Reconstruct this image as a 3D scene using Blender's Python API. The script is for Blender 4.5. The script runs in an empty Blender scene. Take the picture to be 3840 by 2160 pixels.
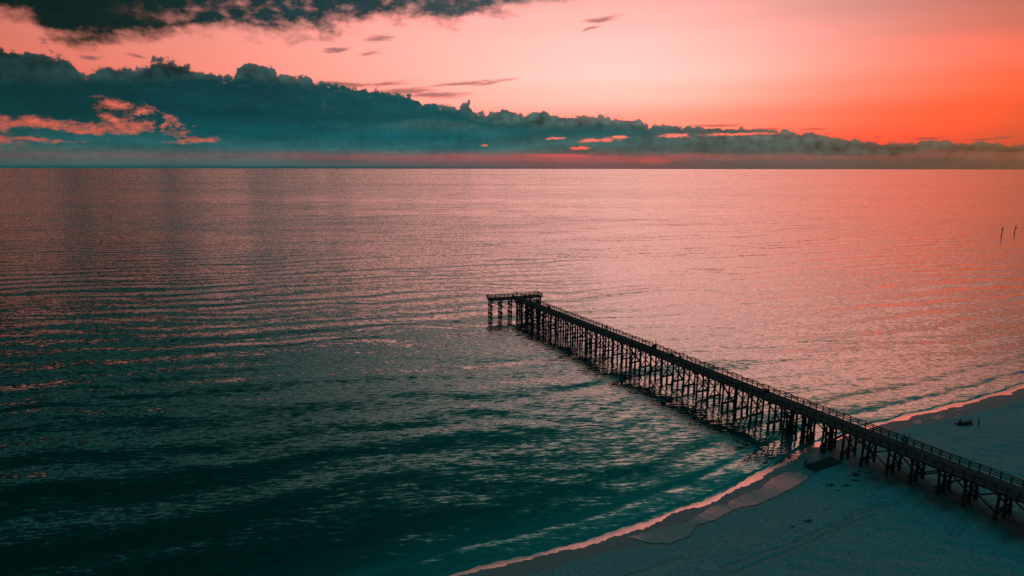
import bpy, bmesh, math, random
import numpy as np
from mathutils import Vector, Matrix

random.seed(7)
R = math.radians
scene = bpy.context.scene
COL = scene.collection

# ------------------------------------------------------------------ camera
CAM_H = 50.0
FPX = 2300.0                      # focal length in pixels of the 3840 wide photograph
PITCH = math.atan2(448, FPX)
ROLL = 0.0013
cd = bpy.data.cameras.new('camera')
cam = bpy.data.objects.new('camera', cd)
COL.objects.link(cam)
cd.sensor_width = 36.0
cd.lens = 36.0 * FPX / 3840.0
cd.clip_start = 0.5
cd.clip_end = 200000.0
cam.matrix_world = Matrix.Translation((0, 0, CAM_H)) @ Matrix.Rotation(math.pi / 2 - PITCH, 4, 'X') @ Matrix.Rotation(ROLL, 4, 'Z')
scene.camera = cam

scene.view_settings.view_transform = 'Standard'
scene.view_settings.look = 'None'
scene.view_settings.exposure = 0.0
scene.view_settings.gamma = 1.0


def pix_dir(x, y):
    u = x - 1920.0
    v = y - 1080.0 - ROLL * u
    c, s = math.cos(PITCH), math.sin(PITCH)
    return (u, FPX * c - v * s, -FPX * s - v * c)


def pix_ang(x, y):
    """azimuth / elevation in degrees of a point of the sky"""
    d = pix_dir(x, y)
    return math.degrees(math.atan2(d[0], d[1])), math.degrees(math.atan2(d[2], math.hypot(d[0], d[1])))


def oa(x, y):                      # the same from the 2576 px wide overview
    k = 3840 / 2576.0
    return pix_ang(x * k, y * k)


def pix_ground(x, y, z=0.0):
    d = pix_dir(x, y)
    k = (CAM_H - z) / -d[2]
    return d[0] * k, d[1] * k


# ------------------------------------------------------------------ node helpers
def s2l(c):
    c = c / 255.0
    return c / 12.92 if c <= 0.04045 else ((c + 0.055) / 1.055) ** 2.4


def RGB(r, g, b):
    return (s2l(r), s2l(g), s2l(b), 1.0)


class NT:
    def __init__(self, tree):
        self.t = tree
        self.n = tree.nodes
        self.l = tree.links

    def new(self, typ, **kw):
        nd = self.n.new(typ)
        for k, v in kw.items():
            setattr(nd, k, v)
        return nd

    def put(self, sock, v):
        if isinstance(v, bpy.types.NodeSocket):
            self.l.new(v, sock)
        else:
            sock.default_value = v

    def m(self, op, a, b=None, c=None, clamp=False):
        nd = self.new('ShaderNodeMath', operation=op)
        nd.use_clamp = clamp
        self.put(nd.inputs[0], a)
        if b is not None:
            self.put(nd.inputs[1], b)
        if c is not None:
            self.put(nd.inputs[2], c)
        return nd.outputs[0]

    def vec(self, x, y, z=0.0):
        nd = self.new('ShaderNodeCombineXYZ')
        self.put(nd.inputs[0], x)
        self.put(nd.inputs[1], y)
        self.put(nd.inputs[2], z)
        return nd.outputs[0]

    def sep(self, v):
        nd = self.new('ShaderNodeSeparateXYZ')
        self.put(nd.inputs[0], v)
        return nd.outputs[0], nd.outputs[1], nd.outputs[2]

    def sstep(self, lo, hi, x):
        nd = self.new('ShaderNodeMapRange', interpolation_type='SMOOTHSTEP')
        self.put(nd.inputs['Value'], x)
        nd.inputs['From Min'].default_value = lo
        nd.inputs['From Max'].default_value = hi
        return nd.outputs[0]

    def lin(self, x, a, b, c, d):
        nd = self.new('ShaderNodeMapRange')
        self.put(nd.inputs['Value'], x)
        nd.inputs['From Min'].default_value = a
        nd.inputs['From Max'].default_value = b
        nd.inputs['To Min'].default_value = c
        nd.inputs['To Max'].default_value = d
        return nd.outputs[0]

    def mix(self, f, a, b, mode='MIX'):
        nd = self.new('ShaderNodeMix', data_type='RGBA', blend_type=mode)
        nd.clamp_factor = True
        self.put(nd.inputs[0], f)
        self.put(nd.inputs[6], a)
        self.put(nd.inputs[7], b)
        return nd.outputs[2]

    def noise(self, vec, scale, detail=4.0, rough=0.55, dist=0.0, dims='3D', color=False):
        nd = self.new('ShaderNodeTexNoise', noise_dimensions=dims)
        self.put(nd.inputs['Vector'], vec)
        nd.inputs['Scale'].default_value = scale
        nd.inputs['Detail'].default_value = detail
        nd.inputs['Roughness'].default_value = rough
        nd.inputs['Distortion'].default_value = dist
        return nd.outputs['Color' if color else 'Fac']

    def ramp(self, f, stops, interp='EASE'):
        nd = self.new('ShaderNodeValToRGB')
        cr = nd.color_ramp
        cr.interpolation = interp
        while len(cr.elements) < len(stops):
            cr.elements.new(0.5)
        for e, (p, c) in zip(cr.elements, stops):
            e.position = p
            e.color = c
        self.put(nd.inputs[0], f)
        return nd.outputs[0]

    def curve(self, f, pts, vector=True):
        nd = self.new('ShaderNodeFloatCurve')
        cv = nd.mapping.curves[0]
        pts = sorted(pts)
        while len(cv.points) < len(pts):
            cv.points.new(0.5, 0.5)
        for p, (x, y) in zip(cv.points, pts):
            p.location = (x, y)
            p.handle_type = 'VECTOR' if vector else 'AUTO_CLAMPED'
        nd.mapping.update()
        self.put(nd.inputs['Value'], f)
        return nd.outputs[0]


# ------------------------------------------------------------------ world: dusk sky with its cloud bank
world = bpy.data.worlds.new("World")
scene.world = world
world.use_nodes = True
W = NT(world.node_tree)
W.n.clear()
tc = W.new('ShaderNodeTexCoord')
dx, dy, dz = W.sep(tc.outputs['Generated'])
hyp = W.m('SQRT', W.m('ADD', W.m('MULTIPLY', dx, dx), W.m('MULTIPLY', dy, dy)))
AZ = W.m('MULTIPLY', W.m('ARCTAN2', dx, dy), 180 / math.pi)
EL = W.m('MULTIPLY', W.m('ARCTAN2', dz, hyp), 180 / math.pi)
AN = W.m('ADD', W.m('DIVIDE', AZ, 100.0), 0.5, clamp=True)      # -50..50 deg -> 0..1
SP = W.vec(AZ, EL, 0.0)


def an(x):                                                      # overview x -> ramp position
    return pix_ang(x * 3840 / 2576.0, 630)[0] / 100.0 + 0.5


def rows(spec, edges, interp='EASE'):
    """stack of azimuth gradients blended over elevation"""
    out = None
    if interp == 'B_SPLINE':      # the red of the glow runs past what the picture can hold
        spec = [(e, [(x, (k[0] * 1.2, k[1], k[2]) if (k[0] >= 250 and x >= 1100) else k) for x, k in st_]) for e, st_ in spec]
    for (e, stops) in spec:
        hdr = 0.25 if interp == 'B_SPLINE' else 1.0       # a colour ramp holds nothing above 1
        c = W.ramp(AN, [(an(x), tuple(q * hdr for q in RGB(*k)[:3]) + (1.0,)) for x, k in stops], interp)
        if hdr != 1.0:
            sc_ = W.new('ShaderNodeVectorMath', operation='SCALE')
            W.put(sc_.inputs[0], c)
            sc_.inputs[3].default_value = 1 / hdr
            c = sc_.outputs[0]
        if out is None:
            out, pe = c, e
        else:
            out = W.mix(W.lin(EL, pe, e, 0, 1) if edges else W.sstep(pe, e, EL), out, c)
            pe = e
    return out


sky = rows([
    (1.5, [(-400, (150, 70, 60)), (0, (205, 90, 75)), (640, (225, 95, 80)), (1300, (238, 100, 88)), (1800, (250, 92, 72)), (2250, (240, 72, 55)), (2576, (190, 72, 55)), (2900, (120, 60, 50))]),
    (4.2, [(-400, (150, 70, 60)), (0, (226, 104, 82)), (640, (250, 122, 100)), (1250, (253, 168, 148)), (1700, (255, 160, 136)), (2050, (254, 118, 88)), (2288, (254, 94, 62)), (2488, (244, 86, 52)), (2700, (190, 72, 50))]),
    (6.3, [(-400, (145, 70, 60)), (0, (225, 108, 88)), (640, (250, 135, 114)), (1100, (254, 176, 158)), (1500, (255, 206, 190)), (1788, (255, 186, 166)), (2038, (255, 146, 122)), (2288, (255, 122, 95)), (2488, (254, 101, 66)), (2700, (215, 84, 54))]),
    (8.1, [(-400, (140, 70, 60)), (0, (222, 112, 94)), (640, (250, 148, 130)), (1100, (254, 186, 171)), (1480, (255, 216, 203)), (1788, (255, 201, 187)), (2038, (255, 163, 145)), (2288, (252, 132, 110)), (2576, (238, 108, 82)), (2900, (150, 75, 60))]),
    (10.2, [(-400, (120, 70, 60)), (0, (215, 115, 100)), (700, (250, 156, 141)), (1150, (254, 191, 178)), (1560, (255, 212, 200)), (1850, (251, 184, 172)), (2060, (246, 160, 146)), (2288, (230, 130, 113)), (2576, (204, 106, 88)), (2900, (120, 75, 65))]),
    (12.5, [(-400, (80, 60, 50)), (0, (170, 95, 82)), (700, (245, 158, 146)), (1200, (250, 186, 175)), (1600, (252, 196, 187)), (1900, (238, 168, 158)), (2250, (208, 128, 116)), (2576, (180, 103, 90)), (2900, (100, 70, 62))]),
    (15.0, [(-400, (30, 44, 40)), (0, (70, 66, 60)), (600, (180, 125, 115)), (1000, (240, 168, 158)), (1500, (246, 178, 170)), (1900, (226, 152, 144)), (2250, (186, 118, 110)), (2576, (152, 98, 88)), (2900, (90, 70, 65))]),
    (17.5, [(-400, (30, 70, 68)), (0, (66, 100, 97)), (600, (96, 116, 112)), (1000, (170, 146, 140)), (1400, (290, 220, 206)), (1900, (330, 232, 214)), (2400, (310, 200, 176)), (2900, (110, 90, 84))]),
    (22.0, [(-400, (0, 28, 27)), (0, (0, 40, 39)), (700, (8, 58, 56)), (1400, (200, 162, 154)), (1900, (275, 198, 182)), (2400, (250, 160, 140)), (2900, (90, 88, 84))]),
    (27.0, [(-400, (0, 20, 18)), (0, (0, 28, 27)), (700, (0, 40, 39)), (1400, (40, 90, 88)), (1900, (130, 130, 124)), (2400, (160, 130, 118)), (2900, (60, 85, 85))]),
    (36.0, [(-400, (0, 18, 17)), (0, (0, 24, 23)), (700, (0, 36, 35)), (1400, (0, 68, 68)), (1900, (0, 92, 92)), (2576, (10, 98, 98)), (2900, (10, 90, 92))]),
], False, 'B_SPLINE')
# towards the zenith and behind the camera: dim teal dusk sky
sky = W.mix(W.sstep(36.0, 70.0, EL), sky, RGB(0, 111, 120))
back = W.sstep(50.0, 85.0, W.m('ABSOLUTE', AZ))
backc = W.ramp(W.lin(EL, 0, 60, 0, 1), [(0.0, RGB(40, 88, 92)), (0.4, RGB(0, 96, 104)), (1.0, RGB(0, 111, 120))], 'LINEAR')
sky = W.mix(back, sky, backc)

# --- cloud bank
T_PTS = [(-120, 120), (0, 112), (40, 125), (60, 132), (120, 130), (165, 140), (190, 165), (205, 187), (235, 178), (280, 156), (300, 158), (345, 182),
         (375, 152), (400, 142), (450, 147), (480, 168), (495, 186), (560, 192), (592, 190), (600, 160), (625, 151), (660, 156), (695, 178), (705, 190), (745, 184),
         (775, 192), (795, 208), (880, 216), (950, 224), (1030, 236), (1060, 258), (1100, 262), (1130, 257), (1150, 268), (1165, 250), (1180, 254), (1190, 276), (1230, 284),
         (1255, 272), (1275, 268), (1300, 284), (1345, 284), (1365, 268), (1385, 286), (1430, 286), (1490, 288), (1560, 296), (1612, 300), (1625, 314), (1700, 316),
         (1830, 322), (1960, 324), (1995, 332), (2040, 329), (2070, 340), (2110, 346), (2185, 354), (2230, 360), (2290, 357), (2345, 350), (2390, 356), (2480, 358), (2576, 362), (2700, 360)]
tpts = []
for x, y in T_PTS:
    a, e = oa(x, y)
    tpts.append((a / 100 + 0.5, max(e, 0) / 20.0))
tpts = [(0.0, tpts[0][1])] + tpts + [(1.0, tpts[-1][1])]
TOP = W.m('MULTIPLY', W.curve(AN, tpts), 20.0)
puffv = W.new('ShaderNodeTexVoronoi', feature='SMOOTH_F1')
warp = W.noise(SP, 0.9, 3, 0.6, color=True)
wv = W.new('ShaderNodeVectorMath', operation='MULTIPLY_ADD')
W.put(wv.inputs[0], warp)
wv.inputs[1].default_value = (0.5, 0.5, 0.0)
W.put(wv.inputs[2], SP)
W.put(puffv.inputs['Vector'], wv.outputs[0])
puffv.inputs['Scale'].default_value = 1.25
puffv.inputs['Smoothness'].default_value = 0.25
puff = puffv.outputs['Distance']
n_fine = W.noise(SP, 1.6, 7, 0.62)
n_str = W.noise(W.vec(W.m('MULTIPLY', AZ, 0.16), EL, 3.0), 1.0, 6, 0.6)
n_str2 = W.noise(W.vec(W.m('MULTIPLY', AZ, 0.1), EL, 9.0), 2.2, 6, 0.62)
n_big = W.noise(W.vec(W.m('MULTIPLY', AZ, 0.45), EL, 17.0), 0.35, 5, 0.55)
n_mid = W.noise(W.vec(W.m('MULTIPLY', AZ, 0.7), EL, 5.0), 0.8, 7, 0.62)
edge = W.m('ADD', W.m('MULTIPLY', W.m('SUBTRACT', 0.42, puff), 0.8), W.m('MULTIPLY', W.m('SUBTRACT', n_fine, 0.5), 1.5))
edge = W.m('MULTIPLY', edge, W.curve(AN, [(0.0, 1.1), (an(700) , 1.0), (an(1700), 0.8), (an(1800), 0.55), (1.0, 0.5)]))
dtop = W.m('ADD', W.m('SUBTRACT', TOP, EL), edge)
bank = W.sstep(-0.07, 0.17, dtop)


wc = W.noise(W.vec(W.m('MULTIPLY', AZ, 0.5), EL, 51.0), 1.0, 6, 0.62, color=True)
wr, wg, wb_ = W.sep(wc)


def warped(k):
    return (W.m('ADD', AZ, W.m('MULTIPLY', W.m('SUBTRACT', wr, 0.5), 7.0 * k)), W.m('ADD', EL, W.m('MULTIPLY', W.m('SUBTRACT', wg, 0.5), 1.8 * k)))


WARP = warped(0.9)
n_fs = W.noise(W.vec(W.m('MULTIPLY', AZ, 0.55), EL, 61.0), 2.4, 7, 0.62)


def ell(x, y, rx, ry, rot=0.0):
    """1 in the middle of an ellipse of the sky, falling to 0 on its edge and below outside; overview pixels"""
    a0, e0 = oa(x, y)
    a1, _ = oa(x + rx, y)
    _, e1 = oa(x, y - ry)
    ra, re = abs(a1 - a0), abs(e1 - e0)
    da = W.m('SUBTRACT', WARP[0], a0)
    de = W.m('SUBTRACT', WARP[1], e0)
    if rot:
        de = W.m('ADD', de, W.m('MULTIPLY', da, -math.tan(R(rot))))
    q = W.m('ADD', W.m('POWER', W.m('DIVIDE', W.m('ABSOLUTE', da), ra), 2.0), W.m('POWER', W.m('DIVIDE', W.m('ABSOLUTE', de), re), 2.0))
    return W.m('SUBTRACT', 1.0, W.m('SQRT', q))


def union(lst):
    out = lst[0]
    for k in lst[1:]:
        out = W.m('MAXIMUM', out, k)
    return out


holes = union([ell(50, 312, 200, 16), ell(-60, 332, 150, 36), ell(215, 326, 170, 9, 1), ell(315, 312, 60, 20), ell(275, 266, 40, 17), ell(362, 272, 34, 13), ell(345, 325, 40, 18),
               ell(424, 316, 22, 26), ell(478, 350, 55, 8, 3), ell(60, 352, 160, 7)])
lens = union([ell(125, 335, 105, 12), ell(330, 346, 95, 9), ell(215, 303, 60, 7), ell(385, 300, 18, 24)])
hn = W.m('ADD', W.m('MULTIPLY', holes, 0.8), W.m('ADD', W.m('MULTIPLY', W.m('SUBTRACT', n_mid, 0.47), 2.6), W.m('MULTIPLY', W.m('SUBTRACT', n_fs, 0.5), 3.0)))
hn = W.m('SUBTRACT', hn, W.m('MULTIPLY', W.m('MAXIMUM', W.m('ADD', lens, 0.25), 0.0), 1.6))
hole = W.m('MULTIPLY', W.m('MULTIPLY', W.sstep(-0.5, 1.5, hn), W.sstep(-0.7, 0.4, holes)), 0.95)
WARP = warped(0.25)
slits = union([ell(1505, 354, 60, 6, 1.5), ell(1462, 372, 34, 5), ell(1560, 346, 30, 4), ell(1690, 341, 62, 6), ell(1860, 337, 110, 5, 1.0), ell(1400, 349, 22, 4), ell(1215, 366, 12, 3)])
sn = W.m('ADD', slits, W.m('ADD', W.m('MULTIPLY', W.m('SUBTRACT', n_mid, 0.5), 1.5), W.m('MULTIPLY', W.m('SUBTRACT', n_fs, 0.5), 2.4)))
slit = W.m('MULTIPLY', W.sstep(-0.15, 1.0, sn), W.sstep(-0.5, 0.4, slits))
BANK0 = bank
bank = W.m('MULTIPLY', bank, W.m('SUBTRACT', 1.0, W.m('MAXIMUM', hole, slit), clamp=True))

# --- dark ceiling of cloud, top left
B_PTS = [(-200, 60), (0, 48), (50, 40), (90, 58), (120, 92), (180, 108), (250, 112), (330, 92), (400, 96), (470, 92), (560, 66), (620, 84), (700, 92), (780, 80), (900, 76), (1000, 62), (1140, 56), (1240, 40), (1320, 20), (1400, -10), (1500, -60)]
bp = [(oa(x, y)[0] / 100 + 0.5, oa(x, y)[1] / 20.0) for x, y in B_PTS]
bp = [(0.0, bp[0][1])] + bp + [(bp[-1][0] + 0.03, 1.0), (1.0, 1.0)]
BOT = W.m('MULTIPLY', W.curve(AN, bp), 20.0)
n_c1 = W.noise(W.vec(W.m('MULTIPLY', AZ, 0.45), EL, 31.0), 0.62, 7, 0.56, 0.2)
dbot = W.m('ADD', W.m('SUBTRACT', EL, BOT), W.m('MULTIPLY', W.m('SUBTRACT', n_c1, 0.5), 4.4))
dbot = W.m('ADD', dbot, W.m('MULTIPLY', W.m('SUBTRACT', n_fine, 0.5), 1.0))
ceil = W.sstep(-0.5, 1.1, dbot)
ceil = W.m('MULTIPLY', ceil, W.sstep(19.5, 16.0, EL))
ceil = W.m('MULTIPLY', ceil, W.sstep(0.56, 0.52, AN)) if False else ceil

# --- small wisps
wisps = union([ell(232, 147, 42, 11, 2), ell(340, 139, 36, 10, -6), ell(108, 103, 26, 14, 8), ell(245, 181, 20, 7, -25), ell(955, 97, 60, 12, 8), ell(930, 132, 44, 9, 12), ell(840, 127, 50, 9, 8),
               ell(1520, 47, 62, 11, 5), ell(1490, 72, 34, 6, 14), ell(1120, 214, 190, 7, 5.5), ell(1020, 230, 130, 13, 4), ell(980, 210, 95, 9, 5), ell(1240, 207, 80, 6, 8), ell(1085, 240, 120, 11, 2), ell(880, 212, 110, 10, 0),
               ell(1920, 325, 100, 5, 0), ell(2050, 324, 60, 3, 1), ell(2205, 346, 26, 4), ell(2330, 350, 60, 4, 2), ell(2480, 350, 95, 5, 2), ell(1800, 316, 120, 5, 0)])
wn = W.m('ADD', wisps, W.m('MULTIPLY', W.m('SUBTRACT', n_str2, 0.5), 2.4))
wisp = W.m('MULTIPLY', W.sstep(0.0, 0.9, wn), W.sstep(-0.3, 0.35, wisps))
wisp = W.m('MULTIPLY', wisp, 0.95)

# --- colours of the clouds
cloudc = rows([
    (0.0, [(0, (66, 92, 92)), (640, (70, 94, 94)), (1100, (96, 88, 90)), (1500, (116, 84, 86)), (1900, (92, 80, 78)), (2576, (76, 64, 58))]),
    (1.0, [(0, (78, 90, 88)), (640, (84, 90, 90)), (1100, (104, 92, 92)), (1500, (118, 88, 88)), (1900, (86, 88, 84)), (2576, (68, 70, 64))]),
    (1.9, [(0, (30, 86, 86)), (640, (36, 90, 92)), (1100, (36, 94, 97)), (1500, (66, 94, 92)), (1900, (72, 90, 86)), (2300, (74, 78, 72)), (2576, (78, 70, 62))]),
    (2.8, [(0, (26, 72, 74)), (640, (10, 84, 88)), (1100, (0, 86, 92)), (1500, (54, 92, 92)), (1900, (84, 92, 88)), (2576, (84, 72, 64))]),
    (4.4, [(0, (12, 62, 66)), (640, (10, 76, 80)), (950, (52, 92, 94)), (1300, (66, 96, 95)), (1500, (84, 96, 95)), (1900, (96, 90, 86)), (2576, (84, 70, 62))]),
    (7.0, [(0, (26, 58, 60)), (640, (48, 76, 78)), (1000, (70, 90, 90)), (1300, (84, 96, 95)), (1900, (96, 92, 88)), (2576, (84, 70, 62))]),
    (9.0, [(0, (22, 50, 52)), (400, (34, 64, 67)), (700, (58, 82, 84)), (1200, (96, 98, 98)), (2576, (84, 70, 62))]),
], False)
# billows lighter, creases darker
bright = W.m('ADD', W.m('MULTIPLY', W.m('SUBTRACT', n_str, 0.5), 1.3), W.m('MULTIPLY', W.m('SUBTRACT', 0.36, puff), W.sstep(2.2, 0.2, dtop)))
bright = W.m('ADD', bright, W.m('MULTIPLY', W.m('SUBTRACT', n_fine, 0.5), 0.7))
bright = W.m('ADD', bright, W.m('MULTIPLY', W.m('SUBTRACT', n_big, 0.5), 0.9))
cc = W.new('ShaderNodeVectorMath', operation='SCALE')
W.put(cc.inputs[0], cloudc)
W.put(cc.inputs[3], W.m('MAXIMUM', W.m('ADD', 1.0, bright), 0.3))
rim = W.m('MULTIPLY', W.sstep(0.5, 0.0, dtop), W.m('MULTIPLY', n_fine, 0.5))
cloudc = W.mix(rim, cc.outputs[0], W.mix(0.15, RGB(92, 100, 100), sky))


def band_curve(pts):
    q = [(oa(x, y)[0] / 100 + 0.5, max(oa(x, y)[1], 0) / 20.0) for x, y in pts]
    q = [(0.0, q[0][1])] + q + [(1.0, q[-1][1])]
    return W.m('MULTIPLY', W.curve(AN, q), 20.0)


# the flat dark sheet lying in front of the billows
ST = band_curve([(-150, 204), (0, 202), (200, 203), (350, 196), (500, 192), (650, 198), (800, 210), (930, 223), (1040, 240), (1120, 268), (1250, 306), (1290, 315), (1400, 317), (1600, 318), (1700, 319), (1880, 321), (1960, 325), (2000, 328)])
SB = band_curve([(-150, 300), (0, 302), (200, 302), (330, 300), (450, 336), (700, 345), (900, 322), (1040, 300), (1120, 300), (1250, 330), (1290, 341), (1400, 341), (1600, 340), (1700, 334), (1880, 328), (1960, 327), (2000, 328)])
wob1 = W.m('MULTIPLY', W.m('SUBTRACT', n_str2, 0.5), 1.1)
up = W.sstep(-0.3, 0.5, W.m('ADD', W.m('SUBTRACT', ST, EL), W.m('ADD', wob1, W.m('MULTIPLY', W.m('SUBTRACT', n_mid, 0.5), 1.3))))
dn = W.sstep(-0.5, 0.35, W.m('ADD', W.m('SUBTRACT', EL, SB), wob1))
sheetm = W.m('MULTIPLY', up, dn)
sheetc = rows([
    (2.5, [(0, (0, 70, 74)), (640, (0, 76, 82)), (1100, (0, 84, 90)), (1500, (16, 84, 86)), (1900, (62, 84, 82))]),
    (4.5, [(0, (0, 50, 53)), (640, (0, 62, 68)), (1100, (0, 74, 80)), (1500, (20, 80, 82)), (1900, (60, 80, 78))]),
    (7.0, [(0, (0, 44, 47)), (640, (0, 56, 62)), (1100, (8, 74, 78)), (1900, (60, 80, 78))]),
], False)
ss = W.new('ShaderNodeVectorMath', operation='SCALE')
W.put(ss.inputs[0], sheetc)
W.put(ss.inputs[3], W.m('ADD', 0.45, W.m('ADD', W.m('MULTIPLY', n_str, 0.7), W.m('MULTIPLY', n_big, 0.4))))
cloudc = W.mix(W.m('MULTIPLY', sheetm, W.m('SUBTRACT', 0.95, W.m('MULTIPLY', W.sstep(0.5, 0.75, n_fs), 0.45))), cloudc, ss.outputs[0])
# glow below the bank
pinkx = W.ramp(AN, [(an(0), (.15, .15, .15, 1)), (an(600), (.12, .12, .12, 1)), (an(900), (.42, .42, .42, 1)), (an(1500), (1, 1, 1, 1)), (an(1900), (.45, .45, .45, 1)), (an(2576), (.35, .35, .35, 1))])
pe = oa(1400, 396)[1]
pk = W.m('SUBTRACT', 1.0, W.m('DIVIDE', W.m('ABSOLUTE', W.m('SUBTRACT', EL, W.m('ADD', pe - 0.08, W.m('MULTIPLY', W.m('SUBTRACT', n_str2, 0.5), 1.4)))), 0.5))
pk = W.sstep(0.0, 0.9, pk)
cloudc = W.mix(W.m('MULTIPLY', W.m('MULTIPLY', pk, pinkx), 0.58), cloudc, RGB(196, 84, 84))
spot = W.sstep(-0.1, 0.5, W.m('ADD', union([ell(1640, 405, 60, 9), ell(1420, 392, 90, 4)]), W.m('MULTIPLY', W.m('SUBTRACT', n_str2, 0.5), 1.2)))
cloudc = W.mix(W.m('MULTIPLY', spot, 0.5), cloudc, RGB(232, 84, 80))

ceilc = W.ramp(AN, [(an(-200), RGB(2, 22, 18)), (an(300), RGB(8, 34, 32)), (an(800), RGB(30, 56, 60)), (an(1300), RGB(66, 76, 80))])
cs = W.new('ShaderNodeVectorMath', operation='SCALE')
W.put(cs.inputs[0], ceilc)
W.put(cs.inputs[3], W.m('ADD', 0.45, W.m('MULTIPLY', n_c1, 1.1)))
n_c2 = W.noise(W.vec(W.m('MULTIPLY', AZ, 0.6), EL, 41.0), 1.0, 5, 0.55)
thin = W.m('MULTIPLY', W.sstep(0.44, 0.8, n_c2), W.ramp(AN, [(an(300), (0, 0, 0, 1)), (an(560), (.7, .7, .7, 1)), (an(1300), (.55, .55, .55, 1))]))
thin = W.m('MULTIPLY', thin, W.sstep(15.5, 14.0, EL))
ceil = W.m('MULTIPLY', ceil, W.m('SUBTRACT', 1.0, thin))

col = W.mix(wisp, sky, W.mix(0.3, RGB(52, 66, 70), sky))
col = W.mix(bank, col, cloudc)
col = W.mix(ceil, col, cs.outputs[0])
# haze that swallows the foot of the sky
hz = W.ramp(AN, [(an(0), RGB(64, 90, 88)), (an(640), RGB(70, 92, 92)), (an(1100), RGB(100, 86, 88)), (an(1500), RGB(126, 80, 82)), (an(1900), RGB(96, 80, 76)), (an(2576), RGB(74, 64, 58))])
col = W.mix(W.m('MULTIPLY', W.sstep(1.3, 0.0, EL), 0.85), col, hz)
col = W.mix(W.m('MULTIPLY', W.sstep(0.32, 0.08, EL), W.ramp(AN, [(an(0), (.8, .8, .8, 1)), (an(900), (.8, .8, .8, 1)), (an(1500), (.15, .15, .15, 1))])), col, RGB(12, 74, 80))
col = W.mix(W.m('MULTIPLY', back, W.sstep(25.0, 0.0, EL)), col, backc)

nish = W.new('ShaderNodeTexSky', sky_type='NISHITA')
SUN_EL, SUN_AZ = R(1.5), R(46)
nish.sun_disc = False
nish.sun_elevation = SUN_EL
nish.sun_rotation = SUN_AZ
nish.altitude = 50
nbg = W.new('ShaderNodeBackground')
W.put(nbg.inputs['Color'], nish.outputs[0])
nbg.inputs['Strength'].default_value = 0.004
bg = W.new('ShaderNodeBackground')
W.put(bg.inputs['Color'], col)
bg.inputs['Strength'].default_value = 1.0
adds = W.new('ShaderNodeAddShader')
W.l.new(bg.outputs[0], adds.inputs[0])
W.l.new(nbg.outputs[0], adds.inputs[1])
wo = W.new('ShaderNodeOutputWorld')
W.l.new(adds.outputs[0], wo.inputs[0])
world.cycles.sampling_method = 'MANUAL'
world.cycles.sample_map_resolution = 1024

# the sun has sunk into the haze at the right: only a trace of it is left
sd = bpy.data.lights.new('sun', 'SUN')
sd.energy = 0.05
sd.specular_factor = 0.0
sd.angle = R(12)
sd.color = (1.0, 0.42, 0.28)
sun = bpy.data.objects.new('sun', sd)
COL.objects.link(sun)
sv = Vector((math.sin(SUN_AZ) * math.cos(SUN_EL), math.cos(SUN_AZ) * math.cos(SUN_EL), math.sin(SUN_EL)))
sun.rotation_euler = sv.to_track_quat('Z', 'Y').to_euler()

# ------------------------------------------------------------------ pier frame: t runs shorewards along the deck, o across it
PA = Vector((8.913, 198.825))
PD = Vector((0.46604, -0.88476)).normalized()
PN = Vector((-PD.y, PD.x))


def P(t, o, z=0.0):
    q = PA + PD * t + PN * o
    return Vector((q.x, q.y, z))


def to_t(x, y):
    q = Vector((x, y)) - PA
    return q.dot(PD), q.dot(PN)


# ------------------------------------------------------------------ materials
def material(name):
    m = bpy.data.materials.new(name)
    m.use_nodes = True
    g = NT(m.node_tree)
    g.n.clear()
    out = g.new('ShaderNodeOutputMaterial')
    b = g.new('ShaderNodeBsdfPrincipled')
    g.l.new(b.outputs[0], out.inputs[0])
    return m, g, b


def simple(name, col, rough=0.8, var=0.35, scale=3.0, bump=0.0, stretch=(1, 1, 1), spec=0.3):
    m, g, b = material(name)
    tcn = g.new('ShaderNodeTexCoord')
    mp = g.new('ShaderNodeMapping')
    mp.inputs['Scale'].default_value = stretch
    g.l.new(tcn.outputs['Object'], mp.inputs[0])
    n = g.noise(mp.outputs[0], scale, 5, 0.6)
    lo = tuple(c * (1 - var) for c in col) + (1,)
    hi = tuple(min(1, c * (1 + var)) for c in col) + (1,)
    g.put(b.inputs['Base Color'], g.mix(g.sstep(0.3, 0.7, n), lo, hi))
    b.inputs['Roughness'].default_value = rough
    b.inputs['Specular IOR Level'].default_value = spec
    if bump:
        bn = g.new('ShaderNodeBump')
        bn.inputs['Strength'].default_value = 0.6
        bn.inputs['Distance'].default_value = bump
        g.put(bn.inputs['Height'], n)
        g.l.new(bn.outputs[0], b.inputs['Normal'])
    return m


M_DECK = simple('weathered_deck_boards', (0.06, 0.052, 0.05), 0.85, 0.5, 1.3, 0.01, spec=0.25)
M_WOOD = simple('dark_creosoted_timber', (0.045, 0.038, 0.034), 0.85, 0.5, 2.0, 0.02, (1, 1, 0.3), spec=0.15)
M_PILE = simple('tarred_pile_timber', (0.035, 0.031, 0.028), 0.9, 0.5, 3.0, 0.03, (1, 1, 0.2), spec=0.1)
_g = NT(M_PILE.node_tree)
_b = [q for q in _g.n if q.type == 'BSDF_PRINCIPLED'][0]
_c = _b.inputs['Base Color'].links[0].from_socket
_gx, _gy, _gz = _g.sep(_g.new('ShaderNodeNewGeometry').outputs['Position'])
_st = _g.sstep(1.5, 0.9, _g.m('ADD', _gz, _g.m('MULTIPLY', _g.noise(_g.new('ShaderNodeNewGeometry').outputs['Position'], 2.0, 3), 0.6)))
_g.put(_b.inputs['Base Color'], _g.mix(_g.m('MULTIPLY', _st, 0.7), _c, (0.05, 0.06, 0.05, 1)))
M_RAIL = simple('weathered_rail_timber', (0.045, 0.036, 0.032), 0.85, 0.45, 2.0, 0.01, spec=0.2)
M_NET = simple('orange_safety_netting', (0.55, 0.10, 0.03), 0.8, 0.3, 6.0)
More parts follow.
